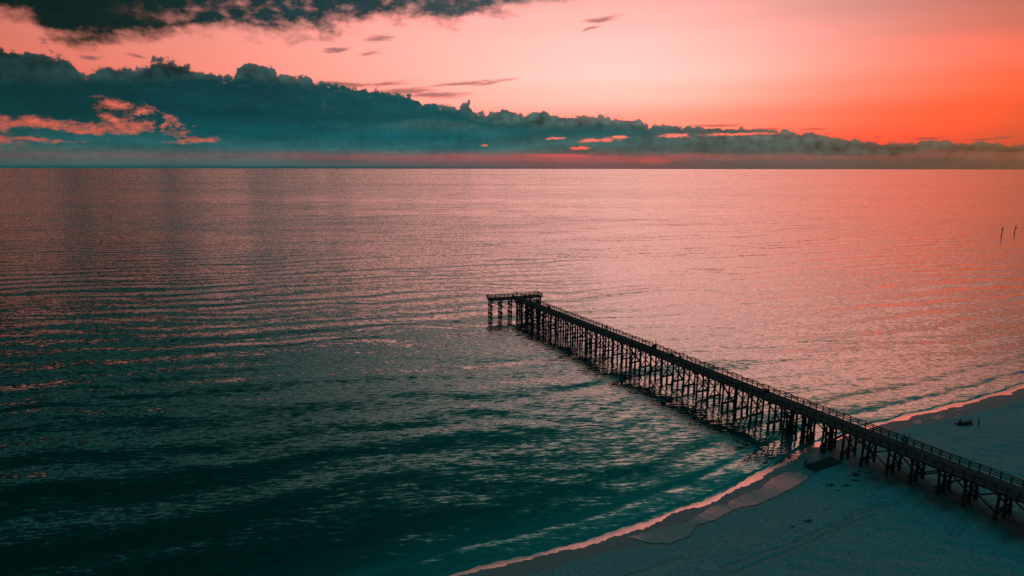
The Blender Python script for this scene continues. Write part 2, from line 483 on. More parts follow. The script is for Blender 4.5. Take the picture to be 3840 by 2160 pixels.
M_RED = simple('red_paint', (0.30, 0.03, 0.025), 0.6, 0.3, 4.0)
M_WEED = simple('drying_seaweed', (0.025, 0.022, 0.018), 0.9, 0.5, 6.0, 0.03)
M_SKIN = simple('skin', (0.32, 0.18, 0.12), 0.6, 0.1, 4.0)
M_HAIR = simple('dark_hair', (0.02, 0.014, 0.01), 0.8, 0.2, 9.0)
M_BLK = simple('dark_cloth', (0.02, 0.022, 0.025), 0.9, 0.3, 9.0)
M_BLUE = simple('blue_cloth', (0.03, 0.16, 0.24), 0.9, 0.2, 9.0)
M_NAVY = simple('navy_cloth', (0.015, 0.05, 0.09), 0.9, 0.2, 9.0)
M_PALE = simple('pale_blue_cloth', (0.16, 0.42, 0.50), 0.9, 0.2, 9.0)
M_REDC = simple('dark_red_cloth', (0.22, 0.03, 0.03), 0.9, 0.2, 9.0)
M_BROWN = simple('brown_cloth', (0.12, 0.06, 0.04), 0.9, 0.2, 9.0)
M_PLAS = simple('dark_plastic', (0.02, 0.035, 0.035), 0.5, 0.2, 9.0)
M_WHITE = simple('white_plastic', (0.7, 0.7, 0.7), 0.5, 0.1, 9.0)

# ---- water: slopes of the chop are laid straight on the normal so that they keep their strength out to the horizon
M_WATER, g, b = material('sea_water')
geo = g.new('ShaderNodeNewGeometry')
px, py, pz = g.sep(geo.outputs['Position'])
cu = g.m('ADD', g.m('MULTIPLY', px, 0.995), g.m('MULTIPLY', py, 0.10))       # along the crests
cv = g.m('ADD', g.m('MULTIPLY', py, 0.995), g.m('MULTIPLY', px, -0.10))      # across them
wob = g.m('MULTIPLY', g.m('SUBTRACT', g.noise(g.vec(px, py, 0), 0.012, 2, 0.5), 0.5), 60.0)
cvw = g.m('ADD', cv, wob)


def slope(lu, lv, z, amp, detail=2.0, v=cv, u=cu, rough=0.5):
    n = g.noise(g.vec(g.m('DIVIDE', u, lu), g.m('DIVIDE', v, lv), z), 1.0, detail, rough)
    return g.m('MULTIPLY', g.m('SUBTRACT', n, 0.5), amp)


def total(lst):
    o = lst[0]
    for k in lst[1:]:
        o = g.m('ADD', o, k)
    return o


dist = g.m('SQRT', g.m('ADD', g.m('MULTIPLY', px, px), g.m('MULTIPLY', py, py)))
gust = g.noise(g.vec(g.m('DIVIDE', px, 900.0), g.m('DIVIDE', py, 260.0), 2.0), 1.0, 3, 0.55)
gust2 = g.noise(g.vec(g.m('DIVIDE', px, 12000.0), g.m('DIVIDE', py, 1500.0), 7.0), 1.0, 2, 0.5)
gustf = g.m('MULTIPLY', g.lin(gust, 0.3, 0.7, 0.62, 1.12), g.lin(gust2, 0.35, 0.65, 0.7, 1.2))
ca, sa = math.cos(R(16)), math.sin(R(16))
su2 = g.m('ADD', g.m('MULTIPLY', px, ca), g.m('MULTIPLY', py, sa))
sv2 = g.m('ADD', g.m('ADD', g.m('MULTIPLY', py, ca), g.m('MULTIPLY', px, -sa)), g.m('MULTIPLY', wob, 0.5))


def swell(length, amp, seed, u, v, dist_, env):
    """long-crested waves whose sets come and go"""
    ph = g.m('ADD', g.m('MULTIPLY', v, 2 * math.pi / length), g.m('MULTIPLY', g.noise(g.vec(g.m('DIVIDE', u, length * 7), g.m('DIVIDE', v, length * 2.2), seed), 1.0, 2, 0.5), dist_))
    e_ = g.sstep(0.32, 0.72, g.noise(g.vec(g.m('DIVIDE', u, env * 3), g.m('DIVIDE', v, env), seed + 3), 1.0, 2, 0.5))
    return g.m('MULTIPLY', g.m('MULTIPLY', g.m('SINE', ph), e_), amp)


sv_ = total([slope(1.1, 0.30, 41.0, 0.26, 2), slope(2.8, 0.62, 1.0, 0.36, 2), slope(7.0, 1.5, 5.0, 0.18, 2), slope(22.0, 4.0, 9.0, 0.07, 2),
             swell(13.0, 0.078, 3.0, su2, sv2, 9.0, 30.0), swell(7.3, 0.055, 11.0, cu, cvw, 10.0, 22.0), swell(31.0, 0.012, 17.0, su2, sv2, 7.0, 80.0)])
sv_ = g.m('MULTIPLY', sv_, gustf)
sh_ = g.new('ShaderNodeAttribute', attribute_name='shore').outputs['Fac']
shw = g.m('ADD', sh_, g.m('MULTIPLY', g.m('SUBTRACT', g.noise(g.vec(px, py, 8.0), 0.12, 3, 0.6), 0.5), 2.4))


def lip(c, w, a_):
    return g.m('MULTIPLY', g.m('POWER', 2.718, g.m('MULTIPLY', g.m('POWER', g.m('ABSOLUTE', g.m('DIVIDE', g.m('SUBTRACT', shw, c), w)), 2.0), -1.0)), a_)


lips = total([lip(1.1, 0.26, -0.30), lip(6.0, 0.9, -0.13), lip(4.6, 0.8, 0.08), lip(13.0, 1.6, -0.08)])
sv_ = g.m('ADD', sv_, g.m('MULTIPLY', lips, 0.9))
su_ = total([g.m('MULTIPLY', lips, -0.45), slope(1.4, 0.7, 31.0, 0.22, 2), slope(5.0, 2.5, 35.0, 0.12, 2)])
# seen at a grazing angle the wave faces turned to the viewer hide the others
ix_, iy_, iz_ = g.sep(geo.outputs['Incoming'])
ih = g.m('MAXIMUM', g.m('SQRT', g.m('ADD', g.m('MULTIPLY', ix_, ix_), g.m('MULTIPLY', iy_, iy_))), 0.02)
tl = g.m('DIVIDE', 0.0075, g.m('ADD', g.m('DIVIDE', g.m('ABSOLUTE', iz_), ih), 0.10))
su_ = g.m('ADD', su_, g.m('MULTIPLY', g.m('DIVIDE', ix_, ih), tl))
sv_ = g.m('ADD', sv_, g.m('MULTIPLY', g.m('DIVIDE', iy_, ih), tl))
nrm = g.new('ShaderNodeVectorMath', operation='NORMALIZE')
g.put(nrm.inputs[0], g.vec(su_, sv_, 1.0))
inc = geo.outputs['Incoming']
dt = g.new('ShaderNodeVectorMath', operation='DOT_PRODUCT')
g.l.new(inc, dt.inputs[0])
g.l.new(nrm.outputs[0], dt.inputs[1])
cosv = g.m('ABSOLUTE', dt.outputs['Value'])
fres = g.m('ADD', 0.02, g.m('MULTIPLY', g.m('POWER', g.m('SUBTRACT', 1.0, cosv, clamp=True), 1.9), 0.98))
depth = g.noise(g.vec(px, py, 4.0), 0.01, 3, 0.5)
shore = g.new('ShaderNodeAttribute', attribute_name='shore')
shal = g.sstep(14.0, 0.0, shore.outputs['Fac'])
base = g.mix(depth, (0.004, 0.03, 0.026, 1), (0.005, 0.05, 0.045, 1))
base = g.mix(g.m('MULTIPLY', shal, 0.8), base, (0.03, 0.22, 0.20, 1))
g.n.remove(b)
df = g.new('ShaderNodeBsdfDiffuse')
g.put(df.inputs['Color'], base)
gl = g.new('ShaderNodeBsdfGlossy')
gl.inputs['Roughness'].default_value = 0.06
g.put(gl.inputs['Color'], g.mix(g.sstep(0.58, 0.10, cosv), (0.24, 0.82, 0.79, 1), (0.80, 0.96, 0.95, 1)))
g.l.new(nrm.outputs[0], gl.inputs['Normal'])
ms = g.new('ShaderNodeMixShader')
g.put(ms.inputs[0], fres)
g.l.new(df.outputs[0], ms.inputs[1])
g.l.new(gl.outputs[0], ms.inputs[2])
g.l.new(ms.outputs[0], [q for q in g.n if q.type == 'OUTPUT_MATERIAL'][0].inputs[0])

# ---- sand
M_SAND, g, b = material('beach_sand')
geo = g.new('ShaderNodeNewGeometry')
pos = geo.outputs['Position']
at = g.new('ShaderNodeAttribute', attribute_name='shore').outputs['Fac']
wt = g.new('ShaderNodeAttribute', attribute_name='wet').outputs['Fac']
trk = g.new('ShaderNodeAttribute', attribute_name='track').outputs['Fac']
nb = g.noise(pos, 0.25, 5, 0.6)
nf = g.noise(pos, 2.2, 5, 0.65)
ns = g.noise(pos, 9.0, 4, 0.6)
jit = g.m('ADD', wt, g.m('MULTIPLY', g.m('SUBTRACT', nb, 0.5), 0.9))
dry = g.mix(g.sstep(0.3, 0.7, nf), (0.19, 0.245, 0.24, 1), (0.34, 0.42, 0.415, 1))
dry = g.mix(g.m('MULTIPLY', g.sstep(0.35, 0.65, nb), 0.35), dry, (0.24, 0.29, 0.29, 1))
wet = g.mix(nf, (0.16, 0.18, 0.175, 1), (0.22, 0.245, 0.24, 1))
wetf = g.sstep(0.35, -0.25, jit)
colr = g.mix(wetf, dry, wet)
foamn = g.m('ADD', at, g.m('MULTIPLY', g.m('SUBTRACT', nf, 0.5), 0.4))
foam = g.m('MULTIPLY', g.sstep(1.5, 1.15, foamn), g.sstep(-1.6, -0.3, foamn))
pier_shade = g.m('MULTIPLY', g.new('ShaderNodeAttribute', attribute_name='pier_shade').outputs['Fac'], g.sstep(0.25, 0.6, g.m('ADD', nf, g.m('MULTIPLY', g.new('ShaderNodeAttribute', attribute_name='pier_shade').outputs['Fac'], 0.3))))
colr = g.mix(g.m('MULTIPLY', pier_shade, 0.85), colr, (0.045, 0.05, 0.048, 1))  # shade under the pier, painted into the sand colour
colr = g.mix(g.m('MULTIPLY', trk, 0.45), colr, (0.2, 0.19, 0.18, 1))
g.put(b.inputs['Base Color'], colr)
g.put(b.inputs['Roughness'], g.mix(wetf, (0.9, 0.9, 0.9, 1), (0.6, 0.6, 0.6, 1)))
b.inputs['Specular IOR Level'].default_value = 0.15
bn = g.new('ShaderNodeBump')
bn.inputs['Strength'].default_value = 1.0
bn.inputs['Distance'].default_value = 1.0
hgt = g.m('ADD', g.m('MULTIPLY', nf, 0.16), g.m('MULTIPLY', ns, 0.05))
vo = g.new('ShaderNodeTexVoronoi', feature='SMOOTH_F1')
g.put(vo.inputs['Vector'], pos)
vo.inputs['Scale'].default_value = 1.7
dent = g.m('MULTIPLY', g.sstep(0.32, 0.0, vo.outputs['Distance']), g.sstep(0.45, 0.6, g.noise(pos, 0.16, 3, 0.5)))
hgt = g.m('SUBTRACT', hgt, g.m('MULTIPLY', dent, 0.09))
hgt = g.m('MULTIPLY', hgt, g.m('SUBTRACT', 1.0, g.m('MULTIPLY', wetf, 0.85)))
hgt = g.m('SUBTRACT', hgt, g.m('MULTIPLY', trk, 0.10))
g.put(bn.inputs['Height'], hgt)
g.l.new(bn.outputs[0], b.inputs['Normal'])



def film(name, lo, hi, fac, rough, tint, amp):
    """a thin sheet of water: the bed below seen through a mirror of the sky"""
    m, g, b = material(name)
    geo = g.new('ShaderNodeNewGeometry')
    nf = g.noise(geo.outputs['Position'], 1.2, 5, 0.6)
    nn = g.noise(geo.outputs['Position'], 2.5, 3, 0.6, color=True)
    g.put(b.inputs['Base Color'], g.mix(nf, lo, hi))
    b.inputs['Roughness'].default_value = 0.7
    b.inputs['Specular IOR Level'].default_value = 0.1
    gl = g.new('ShaderNodeBsdfGlossy')
    gl.inputs['Roughness'].default_value = rough
    gl.inputs['Color'].default_value = tint
    r_, g_, b_ = g.sep(nn)
    nv = g.new('ShaderNodeVectorMath', operation='NORMALIZE')
    ad = g.new('ShaderNodeVectorMath', operation='ADD')
    g.put(ad.inputs[0], g.vec(g.m('MULTIPLY', g.m('SUBTRACT', r_, 0.5), amp), g.m('MULTIPLY', g.m('SUBTRACT', g_, 0.5), amp), 0.0))
    g.put(ad.inputs[1], geo.outputs['Normal'])
    g.put(nv.inputs[0], ad.outputs[0])
    g.l.new(nv.outputs[0], gl.inputs['Normal'])
    ms = g.new('ShaderNodeMixShader')
    g.put(ms.inputs[0], g.m('MULTIPLY', g.m('ADD', 0.6, nf), fac))
    g.l.new(b.outputs[0], ms.inputs[1])
    g.l.new(gl.outputs[0], ms.inputs[2])
    g.l.new(ms.outputs[0], [q for q in g.n if q.type == 'OUTPUT_MATERIAL'][0].inputs[0])
    return m


M_POOL = film('pool_water', (0.19, 0.215, 0.21, 1), (0.25, 0.28, 0.27, 1), 0.06, 0.12, (1, 1, 1, 1), 0.02)
M_FOAM = film('wash_foam', (0.35, 0.3, 0.27, 1), (0.6, 0.45, 0.4, 1), 0.72, 0.32, (1.0, 0.8, 0.74, 1), 0.12)


# ------------------------------------------------------------------ mesh helpers
class MB:
    def __init__(self):
        self.v = []
        self.f = []

    def add(self, vs, fs):
        k = len(self.v)
        self.v += [tuple(p) for p in vs]
        self.f += [tuple(i + k for i in f) for f in fs]

    def beam(self, a, b_, w, h, up=Vector((0, 0, 1))):
        """square timber from a to b, w wide, h high"""
        a, b_ = Vector(a), Vector(b_)
        d = (b_ - a).normalized()
        s = d.cross(up)
        if s.length < 1e-4:
            s = Vector((PN.x, PN.y, 0))
        s.normalize()
        u = s.cross(d).normalized()
        vs = []
        for p in (a, b_):
            for i, j in ((-1, -1), (1, -1), (1, 1), (-1, 1)):
                vs.append(p + s * (i * w / 2) + u * (j * h / 2))
        self.add(vs, [(0, 1, 2, 3), (7, 6, 5, 4), (0, 4, 5, 1), (1, 5, 6, 2), (2, 6, 7, 3), (3, 7, 4, 0)])

    def tube(self, pts, rad, n=8, caps=True):
        pts = [Vector(p) for p in pts]
        if not hasattr(rad, '__len__'):
            rad = [rad] * len(pts)
        rings = []
        for i, p in enumerate(pts):
            d = (pts[min(i + 1, len(pts) - 1)] - pts[max(i - 1, 0)]).normalized()
            s = d.cross(Vector((0, 1, 0)) if abs(d.z) > 0.9 else Vector((0, 0, 1))).normalized()
            u = s.cross(d)
            rings.append([p + (s * math.cos(2 * math.pi * k / n) + u * math.sin(2 * math.pi * k / n)) * rad[i] for k in range(n)])
        vs = [q for r in rings for q in r]
        fs = []
        for i in range(len(rings) - 1):
            for k in range(n):
                fs.append((i * n + k, i * n + (k + 1) % n, (i + 1) * n + (k + 1) % n, (i + 1) * n + k))
        if caps:
            fs.append(tuple(range(n))[::-1])
            fs.append(tuple((len(rings) - 1) * n + k for k in range(n)))
        self.add(vs, fs)

    def build(self, name, mat, parent=None, smooth=False, origin=None):
        me = bpy.data.meshes.new(name)
        v = self.v
        if origin is not None:
            v = [(p[0] - origin[0], p[1] - origin[1], p[2] - origin[2]) for p in v]
        me.from_pydata(v, [], self.f)
        me.materials.append(mat)
        if smooth:
            me.polygons.foreach_set('use_smooth', [True] * len(me.polygons))
        me.update()
        o = bpy.data.objects.new(name, me)
        COL.objects.link(o)
        if origin is not None:
            o.location = origin
        if parent is not None:
            o.parent = parent
        return o


def tag(o, label=None, cat=None, group=None, kind=None):
    if label:
        o['label'] = label
    if cat:
        o['category'] = cat
    if group:
        o['group'] = group
    if kind:
        o['kind'] = kind
    return o


def empty(name, loc, rz=0.0):
    o = bpy.data.objects.new(name, None)
    o.location = loc
    o.rotation_euler = (0, 0, rz)
    o.empty_display_size = 0.3
    COL.objects.link(o)
    return o


def grid_mesh(name, X, Y, Z, mat, attrs=None):
    nr, nc = X.shape
    co = np.stack([X, Y, Z], -1).reshape(-1, 3).astype(np.float32)
    idx = np.arange(nr * nc).reshape(nr, nc)
    q = np.stack([idx[:-1, :-1], idx[:-1, 1:], idx[1:, 1:], idx[1:, :-1]], -1).reshape(-1, 4)
    a, b_, c = co[q[0, 0]], co[q[0, 1]], co[q[0, 2]]
    if np.cross(b_ - a, c - b_)[2] < 0:
        q = q[:, ::-1]
    me = bpy.data.meshes.new(name)
    me.vertices.add(len(co))
    me.vertices.foreach_set('co', co.ravel())
    me.loops.add(q.size)
    me.loops.foreach_set('vertex_index', q.ravel().astype(np.int32))
    me.polygons.add(len(q))
    me.polygons.foreach_set('loop_start', np.arange(0, q.size, 4, dtype=np.int32))
    me.polygons.foreach_set('loop_total', np.full(len(q), 4, dtype=np.int32))
    me.update(calc_edges=True)
    me.polygons.foreach_set('use_smooth', np.ones(len(q), dtype=bool))
    for k, v in (attrs or {}).items():
        at_ = me.attributes.new(k, 'FLOAT', 'POINT')
        at_.data.foreach_set('value', v.ravel().astype(np.float32))
    me.materials.append(mat)
    o = bpy.data.objects.new(name, me)
    COL.objects.link(o)
    return o


# ------------------------------------------------------------------ shoreline
def OV(px_, py_, ox, oy, k, z=0.0):
    return to_t(*pix_ground(ox + px_ / k, oy + py_ / k, z))


sh_img = [(1500, 2235), (1690, 2160), (1800, 2128), (2000, 2090), (2100, 2055), (2190, 2036), (2300, 2003), (2440, 1955), (2540, 1915), (2640, 1888),
          (2700, 1858), (2790, 1808), (2850, 1778), (2930, 1740), (2990, 1705), (3050, 1675), (3120, 1645), (3250, 1603), (3300, 1592), (3400, 1562),
          (3480, 1546), (3550, 1526), (3640, 1508), (3700, 1490), (3770, 1472), (3840, 1448)]
sh = sorted([(to_t(*pix_ground(x, y))[1], to_t(*pix_ground(x, y))[0]) for x, y in sh_img])
so = np.array([-3000, -600, -200] + [p[0] for p in sh] + [130, 250, 900, 4000], float)
st = np.array([160, 118, 108] + [p[1] for p in sh] + [109, 112, 120, 60], float)


def shore_t(o):
    return np.interp(o, so, st)


PROF_D = np.array([-400, -60, -20, -6, 0, 1.6, 3, 5, 7.5, 11, 16, 24, 60, 400])
PROF_Z = np.array([-30, -6, -2.2, -0.6, 0.0, 0.17, 0.33, 0.40, 0.45, 0.95, 1.35, 1.5, 1.9, 3.0])


def sand_z(t, o):
    d = t - shore_t(o)
    z = np.interp(d, PROF_D, PROF_Z)
    lump = 0.06 * np.sin(t * 0.9 + 1.3 * np.sin(o * 0.31)) * np.sin(o * 0.7 + np.sin(t * 0.4)) + 0.10 * np.sin(o * 0.17 + t * 0.11) + 0.05 * np.sin(o * 1.7 + 2 * np.sin(t * 1.1))
    return z + lump * np.clip((d - 9) / 5, 0, 1)


_wb = []
for x_, y_ in ([(905 + 110, 345), (940, 430), (810, 512), (650, 588), (480, 668), (400, 705), (200, 735), (60, 805)]):
    _wb.append(OV(x_, y_, 2700, 1650, 1705 / 600.0, 0.45))
for x_, y_ in ([(2170, 400), (2130, 460), (1960, 530), (1800, 530), (1500, 560), (1200, 640), (900, 740)]):
    _wb.append(OV(x_, y_, 1600, 1800, 2576 / 1200.0, 0.45))
for x_, y_ in ([(100, 1000), (400, 950), (700, 890), (1000, 820), (1300, 745), (1550, 680), (1700, 630), (1875, 600)]):
    _wb.append(OV(x_, y_, 3400, 1360, 1875 / 440.0, 0.45))
_wb = sorted([(o_, t_ - float(shore_t(o_))) for t_, o_ in _wb])
wbo = np.array([q[0] for q in _wb])
wbd = np.array([q[1] for q in _wb])
print('wet', [(round(float(a_), 1), round(float(c_), 1)) for a_, c_ in _wb])


def axis(segs):
    out = []
    for a, b_, s in segs:
        out += list(np.arange(a, b_, s))
    out.append(segs[-1][1])
    return np.array(out)


ta = axis([(-400, -20, 40), (-20, -2, 2), (-2, 14, 0.25), (14, 50, 0.22), (50, 110, 1.0), (110, 500, 30)])     # distance from the shoreline
oa_ = axis([(-3000, -300, 150), (-300, -130, 10), (-130, -60, 0.5), (-60, 20, 0.25), (20, 110, 0.4), (110, 300, 8), (300, 4000, 200)])
O_, D_ = np.meshgrid(oa_, ta)
T_ = D_ + shore_t(O_)
X_ = PA.x + PD.x * T_ + PN.x * O_
Y_ = PA.y + PD.y * T_ + PN.y * O_
Z_ = sand_z(T_, O_)


def track_mask(pts, width):
    """soft groove along a polyline (t, o)"""
    m_ = np.zeros_like(T_)
    for (t0, o0), (t1, o1) in zip(pts[:-1], pts[1:]):
        vx, vy = t1 - t0, o1 - o0
        L2 = vx * vx + vy * vy + 1e-9
        k = np.clip(((T_ - t0) * vx + (O_ - o0) * vy) / L2, 0, 1)
        dd = np.hypot(T_ - (t0 + k * vx), O_ - (o0 + k * vy))
        m_ = np.maximum(m_, np.clip(1.3 - dd / width, 0, 1))
    return m_


tracks = np.zeros_like(T_)
z1 = 1.5
trk_img = [[(3100, 1995), (3200, 1916), (3300, 1885), (3400, 1858), (3520, 1830)], [(3120, 2010), (3200, 1927), (3300, 1900), (3420, 1868), (3540, 1842)],
           [(2700, 2120), (2950, 2040), (3130, 1960), (3250, 1915), (3350, 1880)], [(2720, 2150), (3000, 2050), (3170, 1968), (3280, 1925)],
           [(3560, 2010), (3600, 1960), (3680, 1900), (3760, 1870)], [(3585, 2020), (3640, 1960), (3720, 1905)],
           [(2300, 2150), (2440, 2110), (2500, 2085), (2560, 2070)]]
for pl in trk_img:
    tracks = np.maximum(tracks, track_mask([to_t(*pix_ground(x, y, z1)) for x, y in pl], 0.28))
Z_ = Z_ - 0.05 * tracks
beach = grid_mesh('beach', X_, Y_, Z_, M_SAND, {'shore': D_, 'track': tracks, 'pier_shade': np.clip(1.25 - np.abs(O_ + 3.6) / 5.0 + 0.2 * np.sin(T_ * .7) + 0.12 * np.sin(T_ * 2.3), 0, 1) * np.clip((T_ - 107) / 12, 0, 1), 'wet': np.clip(D_ - np.interp(O_, wbo, wbd), -50, 50)})  # includes the mask for the shade painted on the sand along the pier
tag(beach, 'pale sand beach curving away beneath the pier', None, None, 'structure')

# ------------------------------------------------------------------ sea
ya = axis([(-400, 40, 40), (40, 220, 2), (220, 420, 4), (420, 1200, 30), (1200, 6000, 300), (6000, 90000, 4000)])
xa = axis([(-90000, -4000, 6000), (-4000, -300, 200), (-300, -60, 6), (-60, 200, 2), (200, 300, 6), (300, 4000, 200), (4000, 90000, 6000)])
XX, YY = np.meshgrid(xa, ya)
tt = (XX - PA.x) * PD.x + (YY - PA.y) * PD.y
oo = (XX - PA.x) * PN.x + (YY - PA.y) * PN.y
water = grid_mesh('water', XX, YY, np.zeros_like(XX), M_WATER, {'shore': np.clip(shore_t(oo) - tt, -50, 200)})
tag(water, 'calm sea with fine ripples reflecting the pink dusk', None, None, 'structure')


# thin sheets: the wash at the water's edge and pools left on the sand
def sheet(name, poly, mat, lift, label, sub=3, jitter=0.12):
    """filled outline given in (t, o), draped on the sand"""
    pts = []
    n = len(poly)
    rnd = random.Random(len(poly) * 7 + int(poly[0][0] * 10))
    for i in range(n):
        a, c = poly[i], poly[(i + 1) % n]
        L = math.hypot(c[0] - a[0], c[1] - a[1])
        k = max(1, int(L / 0.5))
        for j in range(k):
            f = j / k
            pts.append((a[0] + (c[0] - a[0]) * f + rnd.uniform(-jitter, jitter), a[1] + (c[1] - a[1]) * f + rnd.uniform(-jitter, jitter)))
    bm = bmesh.new()
    vs = [bm.verts.new(P(t, o, 0)) for t, o in pts]
    bm.faces.new(vs)
    bmesh.ops.triangulate(bm, faces=bm.faces[:])
    for v in bm.verts:
        t, o = to_t(v.co.x, v.co.y)
        v.co.z = float(sand_z(np.array(t), np.array(o))) + lift
    bmesh.ops.recalc_face_normals(bm, faces=bm.faces[:])
    if bm.faces and sum(f.normal.z for f in bm.faces) < 0:
        bmesh.ops.reverse_faces(bm, faces=bm.faces[:])
    me = bpy.data.meshes.new(name)
    bm.to_mesh(me)
    bm.free()
    me.materials.append(mat)
    o = bpy.data.objects.new(name, me)
    COL.objects.link(o)
    return tag(o, label, None, None, 'structure')


def strip(name, ofrom, oto, step, f_lo, f_hi, mat, lift):
    os_ = np.arange(ofrom, oto, step)
    rr, tv = [], np.linspace(0, 1, 5)
    Xs = np.zeros((5, len(os_)))
    Ys = np.zeros_like(Xs)
    Zs = np.zeros_like(Xs)
    D2 = np.zeros_like(Xs)
    for i, o in enumerate(os_):
        lo, hi = f_lo(o), f_hi(o)
        for j, k in enumerate(tv):
            d = lo + (hi - lo) * k
            t = float(shore_t(o)) + d
            p = P(t, o)
            Xs[j, i], Ys[j, i] = p.x, p.y
            Zs[j, i] = max(float(sand_z(np.array(t), np.array(o))), 0.0) + lift
    return grid_mesh(name, Xs, Ys, Zs, mat)


def wash_hi(o):
    w = 0.72 + 0.25 * math.sin(o * 0.21) + 0.25 * math.sin(o * 0.53 + 1) + 0.12 * math.sin(o * 1.7) + 0.08 * math.sin(o * 5.1) + 0.07 * math.sin(o * 3.3 + 2) + 0.05 * math.sin(o * 8.7)
    if o > 12:
        w *= 0.75
        w += 0.9 * max(0, math.sin((o - 3.0) * 0.36)) ** 6
    return w


def wash_lo(o):
    return -0.35 + 0.2 * math.sin(o * 0.4) + 0.1 * math.sin(o * 2.3)


wash = strip('foam', -110, 100, 0.3, wash_lo, wash_hi, M_FOAM, 0.02)
tag(wash, 'thin sheet of foamy wash running along the water line', None, None, 'stuff')

c1 = lambda x, y: OV(x, y, 2700, 1650, 1705 / 600.0, 0.4)
c8 = lambda x, y: OV(x, y, 1600, 1800, 2576 / 1200.0, 0.4)
poly = [c1(905, 300), c1(1000, 345), c1(920, 425), c1(800, 500), c1(650, 575), c1(480, 655), c1(400, 690), c1(200, 720), c1(60, 790),
        c8(2340, 315), c8(2170, 365), c8(2130, 445), c8(1960, 515), c8(1800, 505), c8(1620, 455), c8(1900, 380), c8(2100, 340), c8(2300, 200), c8(2420, 190),
        c1(120, 630), c1(280, 572), c1(430, 510), c1(560, 400), c1(690, 338), c1(800, 348)]
sheet('tide_pool', poly, M_POOL, 0.06, 'long shallow pool of water left on the sand left of the pier')
c5 = lambda x, y: OV(x, y, 3400, 1360, 1875 / 440.0, 0.3)
for k, (pl, lab) in enumerate([
        ([(70, 950), (140, 925), (215, 915), (250, 950), (230, 975), (150, 985)], 'small pale pool just beyond the pier railing'),
        ([(345, 880), (420, 848), (500, 840), (590, 850), (590, 880), (500, 915), (420, 900)], 'larger pale pool second from the pier railing'),
        ([(760, 750), (860, 735), (905, 745), (850, 780), (780, 775)], 'thin pool behind the people seated on the beach'),
        ([(805, 828), (850, 818), (872, 828), (860, 840), (820, 840)], 'tiny pool behind the people seated on the beach'),
        ([(1660, 563), (1805, 560), (1780, 580), (1720, 585)], 'flat pool at the right edge of the beach')]):
    sheet('tide_pool', [c5(x, y) for x, y in pl], M_POOL, 0.03, lab, jitter=0.04)

# ------------------------------------------------------------------ the pier
pier = empty('fishing_pier', P(0, -2.05, 0))
tag(pier, 'long dark timber fishing pier with a T-shaped head and open railings', 'pier')
DZ = 6.0                           # top of deck
T0, T1 = -13.4, 165.0
ON, OF = -4.15, 0.05               # near and far edge
PO = pier.location.copy()

# head frame (slightly skewed, as in the photograph)
HC = P(-12.9, -2.2)
hx = Vector((PN.x, PN.y, 0)) * 1.0
sk = R(-8.0)
hx.rotate(Matrix.Rotation(sk, 3, 'Z'))
hy = Vector((-hx.y, hx.x, 0))      # seawards
HL, HW = 9.6, 2.05


def HP(a, c, z):
    return Vector((HC.x, HC.y, 0)) + hx * a + hy * c + Vector((0, 0, z))


def local(mb, name, mat, smooth=False):
    o = mb.build(name, mat, None, smooth, PO)
    o.parent = pier
    o.location = (0, 0, 0)
    return o


PV = Vector((PD.x, PD.y, 0))
NV = Vector((PN.x, PN.y, 0))

# deck boards
mb = MB()
t = -10.7
rnd = random.Random(3)
while t < T1:
    w = 0.235
    dz = rnd.uniform(-0.004, 0.004)
    e0, e1 = rnd.uniform(-.03, .03), rnd.uniform(-.03, .03)
    mb.beam(P(t + w / 2, ON + e0, DZ - 0.025 + dz), P(t + w / 2, OF + e1, DZ - 0.025 + dz), w, 0.05)
    t += w + 0.015
local(mb, 'deck', M_DECK)
mb = MB()
a = -HL
while a < HL:
    mb.beam(HP(a + .12, -HW, DZ - 0.022), HP(a + .12, HW, DZ - 0.022), 0.235, 0.05)
    a += 0.25
local(mb, 'head_deck', M_DECK)

# stringers
for o in (ON + 0.12, -2.75, -1.35, OF - 0.12):
    mb = MB()
    mb.beam(P(-11.3, o, DZ - 0.21), P(T1, o, DZ - 0.21), 0.15, 0.30)
    local(mb, 'stringer', M_WOOD)
for c in (-HW + 0.12, -0.5, 0.6, HW - 0.12):
    mb = MB()
    mb.beam(HP(-HL + 0.1, c, DZ - 0.20), HP(HL - 0.1, c, DZ - 0.20), 0.14, 0.30)
    local(mb, 'stringer', M_WOOD)

# bents
piles, caps, braces = [], [], []       # (distance key, mesh builder)
SP_B = 3.85
jr = random.Random(5)
bents = [k * SP_B - 8.6 + jr.uniform(-.28, .28) for k in range(0, 46)]
PILE_O = (0.0 - 0.3, -2.05, -3.8)
camp = Vector((0, 0, CAM_H))
rnd = random.Random(11)


def pile_mb(foot, top, gz, thick=0.15):
    m_ = MB()
    lean = Vector((rnd.uniform(-.06, .06), rnd.uniform(-.06, .06), 0))
    z0 = gz - 2.0
    zs = [z0, gz - 0.1, gz + 0.9 + rnd.uniform(-.2, .3)]
    thick *= 1.4
    jack = thick * (1.4 if rnd.random() < 0.75 else 1.1)
    b0 = Vector((foot.x, foot.y, 0))
    pts = [b0 + lean + Vector((0, 0, z0)), b0 + lean + Vector((0, 0, zs[1])), b0 + lean * 0.8 + Vector((0, 0, zs[2])),
           b0 + lean * 0.8 + Vector((0, 0, zs[2] + 0.06)), Vector((top.x, top.y, top.z))]
    m_.tube(pts, [jack * 1.05, jack, jack * 0.95, thick, thick * 0.92], 10)
    return m_


